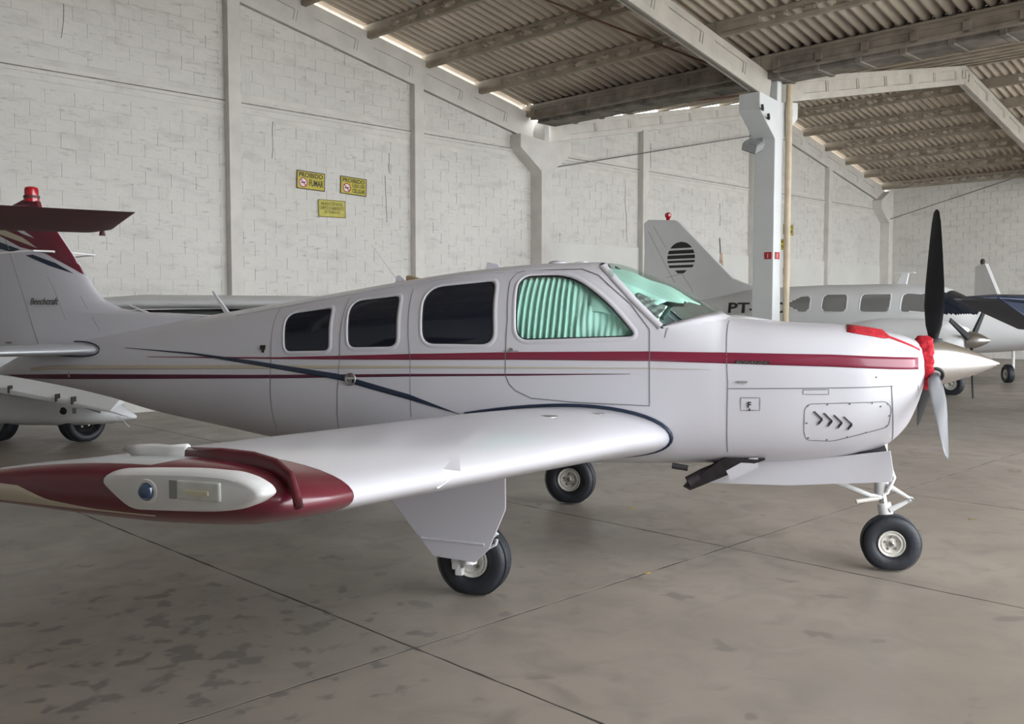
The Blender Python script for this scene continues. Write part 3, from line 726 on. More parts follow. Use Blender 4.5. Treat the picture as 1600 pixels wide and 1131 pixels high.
# chevron louvres, raised
for i in range(4):
    x0 = 1.995+i*.058; z0 = 1.085-i*.010; mb = MB()
    A_, Bm, C_ = (x0, z0), (x0+.048, z0-.047), (x0+.024, z0-.078)
    for a, b, w_ in ((A_, Bm, .007), (Bm, C_, .016)):
        pa, pb = B.S(*a, .002), B.S(*b, .002); mb.hexa([tuple(pa+Vector(q)) for q in ((0, 0, -w_/2), (0, -.008, -w_/2))]+[tuple(pb+Vector(q)) for q in ((0, -.012, -w_/2), (0, 0, -w_/2))]+[tuple(pa+Vector(q)) for q in ((0, 0, w_/2), (0, -.008, w_/2))]+[tuple(pb+Vector(q)) for q in ((0, -.012, w_/2), (0, 0, w_/2))])
    mb.obj('cooling_louvre', M['black'], fus)
p = B.S(1.60, 1.125, .002); text('lettering', 'F', .05, M['ink'], fus, basis((1.592, p.y-.003, 1.10), (1, 0, 0), (0, 0, 1)), bold=.0015)
mb = MB(); mb.box(1.606, 1.610, p.y-.006, p.y+.006, 1.078, 1.094); mb.obj('drain_tab', M['ink'], fus)
p = B.S(1.52, 1.385, .004); q = B.S(1.72, 1.385, .004)
mb = MB(); mb.hexa([(1.512, p.y-.003, 1.372), (1.722, q.y-.003, 1.372), (1.722, q.y+.01, 1.372), (1.512, p.y+.01, 1.372), (1.512, p.y-.003, 1.392), (1.722, q.y-.003, 1.392), (1.722, q.y+.01, 1.392), (1.512, p.y+.01, 1.392)])
bd = mb.obj('name_badge', M['ink'], fus); text('lettering', 'BONANZA', .022, M['oleo'], fus, basis((1.52, p.y-.0045, 1.3745), (q.x-p.x, q.y-p.y, 0), (0, 0, 1)), width=.19, depth=.001, shear=.2)
p = B.S(-1.215, 1.209); mb = MB(); mb.lathe([(.01, .046), (-.012, .046), (-.016, .042), (-.016, .036), (-.006, .034), (-.006, .0001)], 28, 'y', p); st = mb.obj('step_socket', M['steel'], fus, smooth=True)
mb = MB(); mb.box(p.x-.034, p.x+.034, p.y-.014, p.y-.004, p.z+.0, p.z+.014); mb.obj('socket_bar', M['oleo'], fus)
p = B.S(-2.016, 1.413); mb = MB(); mb.box(p.x-.022, p.x+.022, p.y-.006, p.y+.01, p.z-.006, p.z+.028); mb.box(p.x-.008, p.x+.014, p.y-.008, p.y+.01, p.z-.028, p.z-.002); mb.obj('static_port', M['ink'], fus)
p = B.S(-4.115, 1.16); mb = MB(); mb.box(p.x-.007, p.x+.007, p.y-.004, p.y+.005, p.z-.03, p.z+.045); mb.obj('tie_slot', M['steel'], fus)
p = B.S(.03, 1.443); mb = MB(); mb.lathe([(-.012, .0001), (-.012, .011), (.004, .012)], 12, 'y', p); mb.box(p.x-.06, p.x+.05, p.y-.003, p.y+.01, p.z-.014, p.z-.008); mb.obj('door_handle', M['steel'], fus)
# roof: rain strip, antennas, vents
V = []; F_ = []; n = 40
mb = MB()
for sd in (-1,):
    pts = [B.S(-2.4+i*(2.7/n), B.zt(-2.4+i*(2.7/n))-.055+.0*i, .004, sd) for i in range(n+1)]; mb.tube(pts, .004, 6)
mb.obj('rain_strip', M['white'], fus, smooth=True)
def blade_ant(x, dx, h, chord, name='antenna', t=.012):
    z = B.zt(x)-.01; mb = MB()
    mb.hexa([(x, -t, z), (x+chord, -t, z), (x+chord, t, z), (x, t, z), (x+dx, -t*.4, z+h), (x+dx+chord*.45, -t*.4, z+h), (x+dx+chord*.45, t*.4, z+h), (x+dx, t*.4, z+h)]); mb.box(x-.02, x+chord+.02, -t*1.6, t*1.6, z-.02, z+.008)
    return mb.obj(name, M['white'], AC, bevel=.003)
blade_ant(-2.64, -.13, .19, .05); 
mb = MB(); z = B.zt(-3.4)+.06; mb.tube([(-3.36, .02, 1.655), (-3.60, 0, 1.748)], [.016, .007], 8); mb.box(-3.40, -3.31, -.012, .012, 1.56, 1.66); mb.obj('antenna', M['white'], AC, smooth=True)
mb = MB(); z = B.zt(-1.05); mb.tube([(-1.06, 0, z-.01), (-1.12, 0, z+.06), (-1.30, 0, z+.29)], [.006, .003, .002], 6); mb.hexa([(-1.10, -.012, z-.01), (-1.0, -.012, z-.01), (-1.0, .012, z-.01), (-1.10, .012, z-.01), (-1.085, -.004, z+.05), (-1.06, -.004, z+.05), (-1.06, .004, z+.05), (-1.085, .004, z+.05)]); mb.obj('whip_antenna', M['white'], AC, smooth=True)
mb = MB(); z = B.zt(-.95); mb.prism([(-1.0, z-.01), (-.86, z-.01), (-.90, z+.012), (-.97, z+.035), (-1.0, z+.03)], -.03, .03); mb.obj('roof_vent', mat('tan_plastic', (.30, .22, .13), .7), AC, bevel=.006)
mb = MB(); z = B.zt(-.3); mb.prism([(-.36, z-.02), (-.22, z-.02), (-.26, z+.03), (-.34, z+.05)], -.02, .02); mb.tube([(-.40, 0, z-.01), (-.40, 0, z+.045)], .002, 5); mb.obj('antenna', M['white'], AC, bevel=.006)
mb = MB(); mb.lathe([(0, .075), (.018, .07), (.03, .045), (.034, .0001)], 24, 'z', (.2, 0, B.zt(.2)-.012)); mb.lathe([(0, .05), (.018, .048), (.024, .0001)], 20, 'z', (.36, .06, B.zt(.36)-.010)); mb.obj('gps_antenna', M['white'], AC, smooth=True)

# cabin
cab = MB()
cab.box(-1.3, 1.0, -.42, .42, .80, .84); cab.box(-1.32, -1.30, -.36, .36, .84, 1.55); cabo = cab.obj('cabin_floor', M['cabin'], AC)
mb = MB(); mb.prism([(.90, 1.02), (.92, 1.50), (1.0, 1.575), (1.28, 1.60), (1.3, 1.02)], -.47, .47); mb.obj('instrument_panel', M['cabin'], AC, bevel=.02)
for y in (-.25, .25):
    sq = MB(); sq.box(-.0, .48, y-.2, y+.2, .98, 1.12); sq.box(.02, .44, y-.15, y+.15, .84, .98)
    se = sq.obj('seat', M['cabin'], AC, bevel=.04, seg=3)
    sb = MB(); sb.hexa([(-.08, y-.2, 1.1), (.06, y-.2, 1.1), (.06, y+.2, 1.1), (-.08, y+.2, 1.1), (-.22, y-.18, 1.62), (-.12, y-.18, 1.62), (-.12, y+.18, 1.62), (-.22, y+.18, 1.62)]); sb.obj('backrest', M['cabin'], se, bevel=.03, seg=3)
mb = MB(); mb.prism([(-.40, .84), (.40, .84), (.46, 1.3), (.36, 1.72), (.2, 1.88), (-.2, 1.88), (-.36, 1.72), (-.46, 1.3)], -.62, -.60, 'x'); mb.obj('cabin_divider', M['cabin'], AC)
# pleated curtain hung inside the front side window (both sides); gathered at the back, pulled taut at the front
for sd in (-1, 1):
    V = []; F_ = []; n = 240; m_ = 16
    for i in range(n+1):
        u = i/n; x = .0+u*.92
        for j in range(m_+1):
            v = j/m_; ztop = min(B.zt(x)-.02, 2.0 if x < .42 else 2.0-(x-.42)*.93+.04); z = 1.49+(ztop-1.49)*v
            pl_ = max(0, 1-max(0, u-.42)/.12)
            am = .014*pl_+.004
            ph = u*2*PI*22 if u < .5 else u*2*PI*22
            yy = math.sin(ph+.5*math.sin(v*3+u*9))*am
            if u > .5: yy += .022*math.sin((u-.5)*9+v*3.2*(1+u))*math.sin(v*PI)*min(1, (u-.5)*5)+.012*math.sin(v*9-u*25)
            b = B.S(x, z, 0, -1); V.append((x+.01*math.sin(v*5)*pl_*u, sd*(-b.y-.035+yy), z))
    for i in range(n):
        for j in range(m_): a = i*(m_+1)+j; F_.append((a, a+m_+1, a+m_+2, a+1))
    o = mesh('curtain', V, F_, M['curtain'], AC, True)
    md = o.modifiers.new('s', 'SOLIDIFY'); md.thickness = .002
# mint sunscreen hung just inside the windscreen, its lower hem wavy; a crumpled silver sheet imitates a reflection on the near side
V = []; F_ = []; n = 60; m_ = 14
for i in range(n+1):
    u = -1+2*i/n; sd = -1 if u < 0 else 1; th = R(90-58*abs(u))
    xb = 1.215-.30*abs(u)**1.3+.022*math.sin(u*13)+.012*math.sin(u*29+1)
    for j in range(m_+1):
        v = j/m_; x = .55+(xb-.55)*v
        p = B.P(x, max(th, R(26)), sd); c = Vector((x-.25, 0, 1.3)); q = p+(c-p).normalized()*(.035+.010*math.sin(u*17+v*4)*v+.006*math.sin(v*15+u*5)); V.append(q)
for i in range(n):
    for j in range(m_): a = i*(m_+1)+j; F_.append((a, a+m_+1, a+m_+2, a+1))
o = mesh('sunscreen', V, F_, M['curtain'], AC, True); md = o.modifiers.new('s', 'SOLIDIFY'); md.thickness = .003
V = []; F_ = []; n = 16
for i in range(n+1):
    for j in range(n+1):
        u, v = i/n, j/n; x = .82+.20*v+.05*u; th = B.th(.9, 1.70)+.30*u-.06*v
        p = B.P(x, th, -1); V.append(p+Vector((-.012, .012+.006*math.sin(u*19+v*5)+.006*math.sin(v*23-u*9), -.012)))
for i in range(n):
    for j in range(n): a = i*(n+1)+j; F_.append((a, a+1, a+n+2, a+n+1))
o = mesh('reflection_patch', V, F_, M['glint'], AC, True); md = o.modifiers.new('s', 'SOLIDIFY'); md.thickness = .002  # added sheet, stands in for the hangar opening mirrored in the glass

# fin and rudder
finLE = lin([(1.40, -3.0), (1.60, -2.75), (1.66, -2.62), (1.683, -3.2), (1.69, -3.48), (1.72, -3.68), (1.79, -3.86), (1.88, -3.95), (2.0, -4.04), (2.43, -4.37), (2.56, -4.48), (2.63, -4.62)])
hinge = lambda z: -4.53-(z-1.39)*.385
def finpart(name, zs, lef, tef, Tf, m, parent, prof):
    V = []; F_ = []; nn = len(prof)
    for z in zs:
        a, b, T = lef(z), tef(z), Tf(z)
        for (u, t) in prof: V.append((a+(b-a)*u, -T*t, z))
        for (u, t) in prof[::-1][1:-1] if prof[0][1] == 0 and prof[-1][1] == 0 else (prof[::-1][:-1] if prof[0][1] == 0 else prof[::-1][1:]): V.append((a+(b-a)*u, T*t, z))
    n = len(V)//len(zs)
    for i in range(len(zs)-1):
        for k in range(n): F_.append((i*n+k, i*n+(k+1) % n, (i+1)*n+(k+1) % n, (i+1)*n+k))
    F_ += [tuple(range(n)), tuple(range((len(zs)-1)*n, len(zs)*n))]
    o = mesh(name, V, F_, m, parent, True); bm = bmesh.new(); bm.from_mesh(o.data); bmesh.ops.recalc_face_normals(bm, faces=bm.faces); bm.to_mesh(o.data); bm.free(); autos(o, 40); return o
prF = [(0, 0), (.008, .17), (.03, .34), (.07, .5), (.14, .68), (.25, .86), (.4, .98), (.55, 1), (.8, .93), (1, .82)]
Tf = lambda z: .075-(z-1.5)*.028
zs = [1.35, 1.5, 1.6, 1.64, 1.66, 1.672, 1.683, 1.69, 1.70, 1.72, 1.75, 1.79, 1.83, 1.88, 1.94, 2.0, 2.2, 2.4, 2.5, 2.56, 2.60, 2.63]
fin = finpart('fin', zs, finLE, hinge, Tf, M['white'], AC, prF)
rud = finpart('rudder', [1.30, 1.5, 2.0, 2.4, 2.56, 2.6], lambda z: hinge(z)-.008, lambda z: -5.22-(z-1.3)*.12, lambda z: Tf(z)*.8, M['white'], AC, [(0, .95), (.1, .95), (.5, .55), (.9, .12), (1, 0)])
def decal(poly, y, m, parent, name='stripe', fn=None):
    # flat paint following the fin skin
    xs_ = [p[0] for p in poly]; mb = MB()
    def yy(x, z):
        a, b = finLE(z), hinge(z)
        if x < b: u = (x-b)/(-5.22-(z-1.3)*.12-b); return Tf(z)*.8*(.95 if u < .1 else .95-(u-.1)*1.05)
        u = min(max((x-a)/(b-a), 0), 1)
        return Tf(z)*lin(prF)(u)
    bm = bmesh.new(); vs = [bm.verts.new((x, 0, z)) for x, z in poly]; f = bm.faces.new(vs)
    bmesh.ops.triangulate(bm, faces=[f])
    for _ in range(4): bmesh.ops.subdivide_edges(bm, edges=[e for e in bm.edges if e.calc_length() > .035], cuts=1, use_grid_fill=True)
    bmesh.ops.triangulate(bm, faces=bm.faces[:])
    for v in bm.verts: v.co.y = -(yy(v.co.x, v.co.z)+y)
    bmesh.ops.recalc_face_normals(bm, faces=bm.faces)
    me = bpy.data.meshes.new(name); bm.to_mesh(me); bm.free(); me.materials.append(m); return link(bpy.data.objects.new(name, me), parent)
decal([(-4.995, 2.38), (-4.72, 2.262), (-4.435, 2.200), (-4.159, 2.066), (-4.045, 2.004), (-4.375, 2.43), (-4.48, 2.55), (-4.62, 2.628), (-4.96, 2.628), (-5.0, 2.5)], .002, M['maroon'], fin)
decal([(-5.35, 2.40), (-4.995, 2.35), (-5.0, 2.6), (-5.36, 2.6)], .002, M['maroon'], fin)
decal([(-5.117, 2.421), (-4.97, 2.383), (-4.717, 2.309), (-4.526, 2.248), (-4.60, 2.295), (-4.70, 2.35), (-4.968, 2.44), (-5.115, 2.48)], .0035, M['beige'], fin)
decal([(-4.857, 2.459), (-4.749, 2.448), (-4.558, 2.337), (-4.693, 2.378)], .0035, M['white'], fin)
decal([(-5.12, 2.341), (-4.973, 2.314), (-4.72, 2.241), (-4.829, 2.222), (-4.975, 2.252), (-5.122, 2.278)], .002, M['navy'], fin)
decal([(-4.664, 2.189), (-4.578, 2.193), (-4.332, 2.117), (-4.147, 2.022), (-4.403, 2.095)], .002, M['navy'], fin)
text('lettering', 'Beechcraft', .085, M['ink'], fin, basis((-4.60, -.078, 1.755), (1, 0, 0), (0, 0, 1)) @ Matrix.Rotation(R(0), 4, 'Z'), width=.31, shear=.35, depth=.001)
text('lettering', '1001', .03, M['ink'], rud, basis((-4.92, -.052, 1.405), (1, .0, 0), (0, 0, 1)), width=.07, depth=.001)
mb = MB(); mb.hexa([(x, y, z) for (x, y, z) in ((-4.07, -.072, 1.831), (-4.065, -.072, 1.831), (-4.065, -.05, 1.831), (-4.07, -.05, 1.831), (-4.07, -.07, 1.832), (-4.065, -.07, 1.832), (-4.065, -.05, 1.832), (-4.07, -.05, 1.832))])
P = [(-4.075, 1.831), (-4.0, 1.73), (-3.92, 1.62), (-3.85, 1.53)]
def finline(P, w=.004):
    mb = MB()
    for (a, b), (c, d) in zip(P, P[1:]):
        def yy(x, z): u = min(max((x-finLE(z))/(hinge(z)-finLE(z)), 0), 1); return -(Tf(z)*lin(prF)(u)+.001)
        mb.add([(a-w/2, yy(a, b), b), (a+w/2, yy(a, b), b), (c+w/2, yy(c, d), d), (c-w/2, yy(c, d), d)], [(0, 1, 2, 3)])
    return mb
finline(P).obj('panel_seam', M['gap'], fin); finline([(-4.418, 2.0), (-4.344, 1.888), (-4.28, 1.74), (-4.22, 1.62)], .003).obj('panel_seam', M['gap'], fin)
mb = MB(); mb.prism([(-4.93, 2.60), (-4.53, 2.60), (-4.55, 2.665), (-4.70, 2.685)], -.022, .022); mb.obj('tip_fairing', M['maroon'], fin, bevel=.006)
mb = MB(); mb.lathe([(2.66, .062), (2.70, .064), (2.705, .058), (2.765, .058), (2.785, .052), (2.795, .03), (2.797, .0001)], 24, 'z', (-4.63, 0, 0)); o = mb.obj('beacon', M['lensred'], fin, smooth=True)
mb = MB(); mb.lathe([(2.69, .066), (2.715, .066), (2.715, .060)], 24, 'z', (-4.63, 0, 0)); mb.obj('beacon_band', M['maroond'], fin, smooth=True)
mb = MB(); mb.tube([(-4.35, -.05, 2.213), (-4.30, -.10, 2.213), (-4.27, -.35, 2.205), (-4.62, -.42, 2.185), (-4.95, -.5, 2.18)], [.012, .009, .007, .006, .005], 8)
mb.tube([(-4.35, .05, 2.213), (-4.30, .10, 2.213), (-4.27, .35, 2.205), (-4.95, .5, 2.18)], [.012, .009, .007, .005], 8)
mb.obj('nav_antenna', M['fairw'], fin, smooth=True)
# horizontal tail
for sd in (-1, 1):
    st = wing('stabilizer', [(sd*.10, -3.79, .95, 1.365, .11, .03), (sd*.6, -3.93, .82, 1.37, .11, .03), (sd*1.75, -4.26, .60, 1.385, .10, .02), (sd*1.83, -4.30, .52, 1.39, .07, .02), (sd*1.86, -4.38, .36, 1.39, .04, .02)], M['silver'], AC)
    mb = MB(); S = foil(t=.125); c = 1.0; pts = []
    for (a, b) in S:
        x, z = -3.765-a*c, 1.366+b*c-a*c*.03
        if a < .62 and B.zt(x) > z: pts.append((x, sd*-(B.S(x, z).y)*1.0+sd*.004, z))
    mb.tube(pts, .007, 6); mb.obj('root_seal', M['navy'], st, smooth=True)
# tail cone
mb = MB(); mb.lathe([(-5.05, .02), (-5.12, .03), (-5.2, .02), (-5.24, .0001)], 16, 'x', (0, 0, 1.155)); mb.obj('tail_cone', M['white'], AC, smooth=True)

# wings
zw = lambda y: .886+.0985*(abs(y)-.6)
def stn(y, dx=0, c=None):
    a = abs(y); t = (a-.6)/(4.8-.6); xl = 1.105-.06*min(1, max(0, (a-.6)/.9)); ch = c if c else 2.12-(2.12-1.12)*t
    return (y, xl+dx, ch, zw(y), (.158-.03*t), .035-.01*t)
for sd in (-1, 1):
    ys = [.38, .6, .9, 1.5, 2.2, 3, 3.8, 4.4, 4.72]
    W_ = wing('wing', [stn(sd*y) for y in ys], M['white'], AC)
    # moulded tip: maroon cap with a small upswept fence, lens fairing and lamps
    e = [stn(sd*4.722), stn(sd*4.82), stn(sd*4.92, -.012), stn(sd*4.985, -.05, 1.03), stn(sd*5.02, -.12, .93), stn(sd*5.03, -.2, .80)]
    e = [(y, x, c, z, t*(1-.0*i) if i < 3 else t*(.92, .72, .45)[i-3], tw) for i, (y, x, c, z, t, tw) in enumerate(e)]
    tip = wing('wing_tip', e, M['maroon'], W_)
    tip.data.materials.append(M['silver'])
    for f_ in tip.data.polygons:
        if f_.center.x < .70 and abs(f_.center.y) < 5.0 and f_.normal.z > .3: f_.material_index = 1
    # cream flash along the rear of the tip
    tf = lin([(-.25, 1.365), (.357, 1.334), (.384, 1.333), (.462, 1.306), (.581, 1.292), (.745, 1.288)]); bf = lin([(-.25, 1.31), (.355, 1.295), (.531, 1.290), (.745, 1.286)])
    if sd < 0:
        for nm, tp, bt, m_, oo in (('stripe', tf, bf, M['beige'], 0),):
            V = []; F_ = []; n = 30
            for i in range(n+1):
                x = -.15+(.74+.15)*i/n
                for j in range(4):
                    z = bt(x)+(tp(x)-bt(x))*j/3; V.append((x, -5.034, z))
            for i in range(n):
                for j in range(3): a = i*4+j; F_.append((a, a+4, a+5, a+1))
            o = mesh(nm, V, F_, m_, tip, True); md = o.modifiers.new('s', 'SOLIDIFY'); md.thickness = .006
            sw = o.modifiers.new('w', 'SHRINKWRAP'); sw.target = tip; sw.wrap_method = 'PROJECT'; sw.use_project_y = True; sw.use_positive_direction = True; sw.use_negative_direction = False; sw.offset = .002
            o.modifiers.move(1, 0)
    # fence (raised lip) sweeping from the nose of the tip back along its top
    path = [(1.075, 5.005, 1.33, .0), (1.05, 4.97, 1.345, .012), (1.0, 4.91, 1.352, .034), (.94, 4.87, 1.356, .048), (.87, 4.85, 1.358, .055), (.78, 4.842, 1.358, .058), (.687, 4.84, 1.357, .056)]
    path2 = [(.687, 4.84, 1.357, .056), (.64, 4.84, 1.356, .052), (.60, 4.84, 1.357, .052), (.56, 4.84, 1.374, .032), (.522, 4.84, 1.394, .008)]
    for nm, P, m_ in (('tip_fence', path, M['maroon']), ('fence_end', path2, M['fairw'])):
        V = []; F_ = []
        for (x, y, z, h) in P:
            z -= .008 if nm == 'tip_fence' else 0
            for dy, zz in ((-.020, z), (-.011, z+h*.9), (0, z+h), (.009, z+h*.9), (.016, z)): V.append((x, sd*(y-dy), zz))
        for i in range(len(P)-1):
            for k in range(4): F_.append((i*5+k, i*5+5+k, i*5+6+k, i*5+1+k))
            F_.append((i*5+4, i*5+9, i*5+5, i*5))
        F_ += [(0, 1, 2, 3, 4), tuple(range((len(P)-1)*5, len(P)*5))]
        o = mesh(nm, V, F_, m_, tip, True); bm = bmesh.new(); bm.from_mesh(o.data); bmesh.ops.recalc_face_normals(bm, faces=bm.faces); bm.to_mesh(o.data); bm.free()
    # lens fairing: white teardrop with a blue lamp and a clear strobe box
    out = [(.612, 1.360), (.642, 1.380), (.723, 1.386), (.85, 1.392), (.945, 1.390), (.985, 1.380), (1.012, 1.366), (1.022, 1.352), (1.0, 1.334), (.961, 1.318), (.90, 1.309), (.80, 1.304), (.692, 1.300), (.655, 1.325)]
    out = roundpoly(out, .03, 3); cx = sum(p[0] for p in out)/len(out); cz = 1.348; V = []; F_ = []; n = len(out)
    lv = [(1.0, 5.00), (1.0, 5.022), (.97, 5.034), (.90, 5.044), (.80, 5.049)]
    for (k, y) in lv: V += [(cx+(x-cx)*(1-(1-k)*.5), sd*y, cz+(z-cz)*k) for x, z in out]
    for i in range(len(lv)-1):
        for q in range(n): F_.append((i*n+q, i*n+(q+1) % n, (i+1)*n+(q+1) % n, (i+1)*n+q))
    F_ += [tuple(range(n)), tuple(range((len(lv)-1)*n, len(lv)*n))]
    fr = mesh('lamp_fairing', V, F_, M['fairw'], tip, True); bm = bmesh.new(); bm.from_mesh(fr.data); bmesh.ops.recalc_face_normals(bm, faces=bm.faces); bm.to_mesh(fr.data); bm.free(); autos(fr, 45)
    base = M['lensblue'] if sd < 0 else M['lensred']
    mb = MB(); mb.lathe([(sd*5.045, .027), (sd*5.052, .025), (sd*5.052, .019), (sd*5.045, .018)], 24, 'y', (.745, 0, 1.345)); mb.obj('lamp_ring', M['signwhite'], tip, smooth=True)
    mb = MB(); mb.lathe([(sd*5.044, .0195), (sd*5.052, .0185), (sd*5.060, .013), (sd*5.063, .0001)], 24, 'y', (.745, 0, 1.345)); o = mb.obj('navigation_lamp', base, tip, smooth=True); o['label'] = 'round dark blue navigation lamp' if sd < 0 else 'round red navigation lamp'
    mb = MB(); mb.box(.822, .925, min(sd*5.046, sd*5.056), max(sd*5.046, sd*5.056), 1.334, 1.374); o = mb.obj('strobe_lens', M['lensclear'], tip, bevel=.004); 
    mb = MB(); mb.box(.845, .90, min(sd*5.055, sd*5.059), max(sd*5.055, sd*5.059), 1.346, 1.356); mb.obj('strobe_tube', mat('strobe_tube', (.62, .58, .42), .3), tip, bevel=.002)
    mb = MB(); mb.box(.800, .818, min(sd*5.046, sd*5.050), max(sd*5.046, sd*5.050), 1.334, 1.372); mb.obj('lamp_divider', M['grey'], tip)
    # root seal drawn round the aerofoil where it meets the fuselage
    mb = MB(); pts = []
    for (a, b) in foil(t=.166):
        c = 2.15; x, z = 1.118-a*c, zw(.6)+b*c-a*c*.035
        if z > .66 and x > -.35: pts.append((x, sd*(-(B.S(x, z).y)+.006), z))
    mb.tube(pts, .011, 8); mb.obj('root_seal', M['navy'], W_, smooth=True)
    # aileron / flap joints and small fittings
    mb = MB()
    for (ya, yb, f) in ((.62, 4.70, .76),):
        for y0 in [ya+i*(yb-ya)/20 for i in range(20)]:
            y1 = y0+(yb-ya)/20; q = []
            for y in (y0, y1):
                s_ = stn(sd*y); t = s_[4]; c = s_[2]; xx = f; th_ = 5*t*(.2969*math.sqrt(xx)-.126*xx-.3516*xx*xx+.2843*xx**3-.1036*xx**4); q.append((s_[1]-xx*c, sd*y, s_[3]+(.08*xx*(1-xx)+th_)*c-xx*c*s_[5]+.0012, c))
            mb.add([(q[0][0]-.004, q[0][1], q[0][2]), (q[0][0]+.004, q[0][1], q[0][2]), (q[1][0]+.004, q[1][1], q[1][2]), (q[1][0]-.004, q[1][1], q[1][2])], [(0, 1, 2, 3)])
    mb.obj('flap_joint', M['gap'], W_)
    for (y, f) in ((1.1, .16), (1.9, .2)): # filler caps on the nose skin
        mb = MB(); s_ = stn(sd*y); xx = f; t = s_[4]; c = s_[2]; th_ = 5*t*(.2969*math.sqrt(xx)-.126*xx-.3516*xx*xx+.2843*xx**3-.1036*xx**4)
        mb.lathe([(0, .05), (.004, .048), (.004, .0001)], 24, 'z', (s_[1]-xx*c, sd*y, s_[3]+(.08*xx*(1-xx)+th_)*c-xx*c*s_[5]-.001))
        mb.obj('filler_cap', M['steel'], W_, smooth=True)
    # stall wedge on the leading edge
    z0 = zw(4.15); xl = 1.045; mb = MB()
    mb.add([(xl-.07, sd*3.90, z0+.040), (xl-.10, sd*4.36, z0+.072), (xl+.016, sd*4.10, z0+.012), (xl-.012, sd*4.20, z0-.022)], [(0, 2, 1), (1, 2, 3), (0, 3, 2), (0, 1, 3)])
    mb.obj('stall_wedge', M['white'], W_)
# main gear
for sd, wx in ((-1, .07), (1, -.07)):
    g_ = empty('main_gear', (wx, sd*1.38, 0), 0, parent=AC); 
    wheel(g_, (0, 0, .219), .222, .165, .098, side=-1)
    mb = MB(); so = sd*.105
    mb.tube([(0.0, so*.9, .95), (.0, so*.9, .50)], .042, 16); s1 = mb.obj('strut', M['fairw'], g_, smooth=True)
    mb = MB(); mb.tube([(0, so*.9, .52), (0, so*.9, .27)], .027, 16); mb.obj('oleo_piston', M['oleo'], g_, smooth=True)
    mb = MB(); mb.tube([(0, so*.9, .30), (0, so*.95, .215)], [.04, .05], 14); mb.tube([(0, so*1.1, .219), (0, 0, .219)], .032, 14)
    mb.tube([(.03, so*.9, .50), (.17, so*.9, .40), (.03, so*.9, .30)], [.014, .02, .014], 8); mb.obj('fork', M['fairw'], g_, smooth=True)
    mb = MB()
    for i in range(5):
        a0 = R(120+i*26); cx_, cz_ = math.cos(a0)*.088, .219+math.sin(a0)*.088
        mb.box(cx_-.026, cx_+.026, min(so*.55, so*1.0), max(so*.55, so*1.0), cz_-.026, cz_+.026)
    mb.obj('brake_caliper', M['fairw'], g_, bevel=.010)
    if sd < 0:
        o = MB().prism([(-.41, .60), (.335, .80), (.335, .585), (.18, .285), (.14, .262), (-.12, .268), (-.20, .34), (-.41, .60)][:-1], -.006, .006)
        d = MB(); d.prism([(-.48, .60), (-.48, .86), (.26, .86), (.262, .57), (.16, .33), (.105, .275), (.07, .245), (-.19, .262)], -.187, -.177)
        dr = d.obj('gear_door', M['white'], g_, bevel=.004)
        rb = MB(); rb.tube([(-.27, -.189, .365), (.13, -.189, .358)], .008, 8); rb.tube([(-.27, -.189, .365), (-.255, -.189, .370)], .012, 8); rb.obj('door_stiffener', M['white'], dr, smooth=True)
        rb = MB(); rb.lathe([(-.185, .026), (-.195, .024), (-.195, .016), (-.190, .015)], 20, 'y', (-.27, 0, .648)); rb.obj('grommet', M['white'], dr, smooth=True)
        rb = MB(); rb.tube([(.10, -.10, .30), (.17, -.10, .34), (.18, -.10, .37)], .009, 8); rb.obj('hinge_lug', M['fairw'], dr, smooth=True)
    else:
        d = MB(); d.prism([(-.3, .62), (.34, .70), (.30, .40), (.22, .33), (-.1, .40)], .133, .145); d.obj('gear_door', M['white'], g_, bevel=.004)
        d = MB(); d.prism([(.22, .44), (.34, .52), (.30, .58), (.20, .58)], -.15, -.138); o = d.obj('gear_door', mat('cream_panel', (.55, .52, .42), .5), g_)
# nose gear
ng = empty('nose_gear', (2.45, -.03, 0), 0, parent=AC)
wheel(ng, (.03, 0, .186), .188, .135, .082, side=-1, tilt=R(4))
mb = MB(); mb.tube([(-.05, .03, .92), (-.03, .03, .50)], [.045, .045], 16); mb.obj('strut', M['fairw'], ng, smooth=True)
mb = MB(); mb.tube([(-.032, .03, .52), (-.012, .03, .40)], .027, 14); mb.obj('oleo_piston', M['oleo'], ng, smooth=True)
mb = MB(); mb.tube([(-.015, .03, .44), (0, .03, .365)], [.042, .045], 16)
for y in (.152,): mb.tube([(0, .03, .40), (.0, y, .385), (.02, y, .30), (.03, y, .186)], [.03, .022, .018, .02], 8)
mb.obj('fork', M['fairw'], ng, smooth=True)
mb = MB(); mb.tube([(-.01, .0, .56), (.02, 0, .555), (.15, 0, .478)], [.018, .016, .010], 8); mb.tube([(.15, 0, .478), (.02, 0, .40)], [.010, .02], 8); mb.lathe([(-.02, .014), (.03, .014)], 10, 'y', (.15, 0, .478)); mb.obj('torque_link', M['fairw'], ng, smooth=True)
mb = MB(); mb.tube([(-.03, .02, .48), (-.10, -.01, .49), (-.40, .0, .60)], [.02, .016, .02], 8); mb.tube([(.0, -.03, .72), (.04, -.03, .62), (.0, -.02, .52)], .014, 8); mb.obj('drag_brace', M['fairw'], ng, smooth=True)
mb = MB(); mb.tube([(-.05, -.01, .475), (-.19, -.06, .455)], [.014, .014], 8); mb.obj('shimmy_damper', M['rim'], ng, smooth=True)
for y in (-.27, .27):
    d = MB(); d.prism([(-1.20, .558), (-.60, .574), (.01, .632), (.02, .70), (.0, .83), (-.3, .78), (-.75, .735), (-.95, .71)], y-.006, y+.006); d.obj('gear_door', M['white'], ng, bevel=.003)
d = MB(); d.prism([(-.75, .60), (-.02, .66), (-.02, .83), (-.75, .75)], -.26, .26); d.obj('gear_bay', M['exh'], ng)
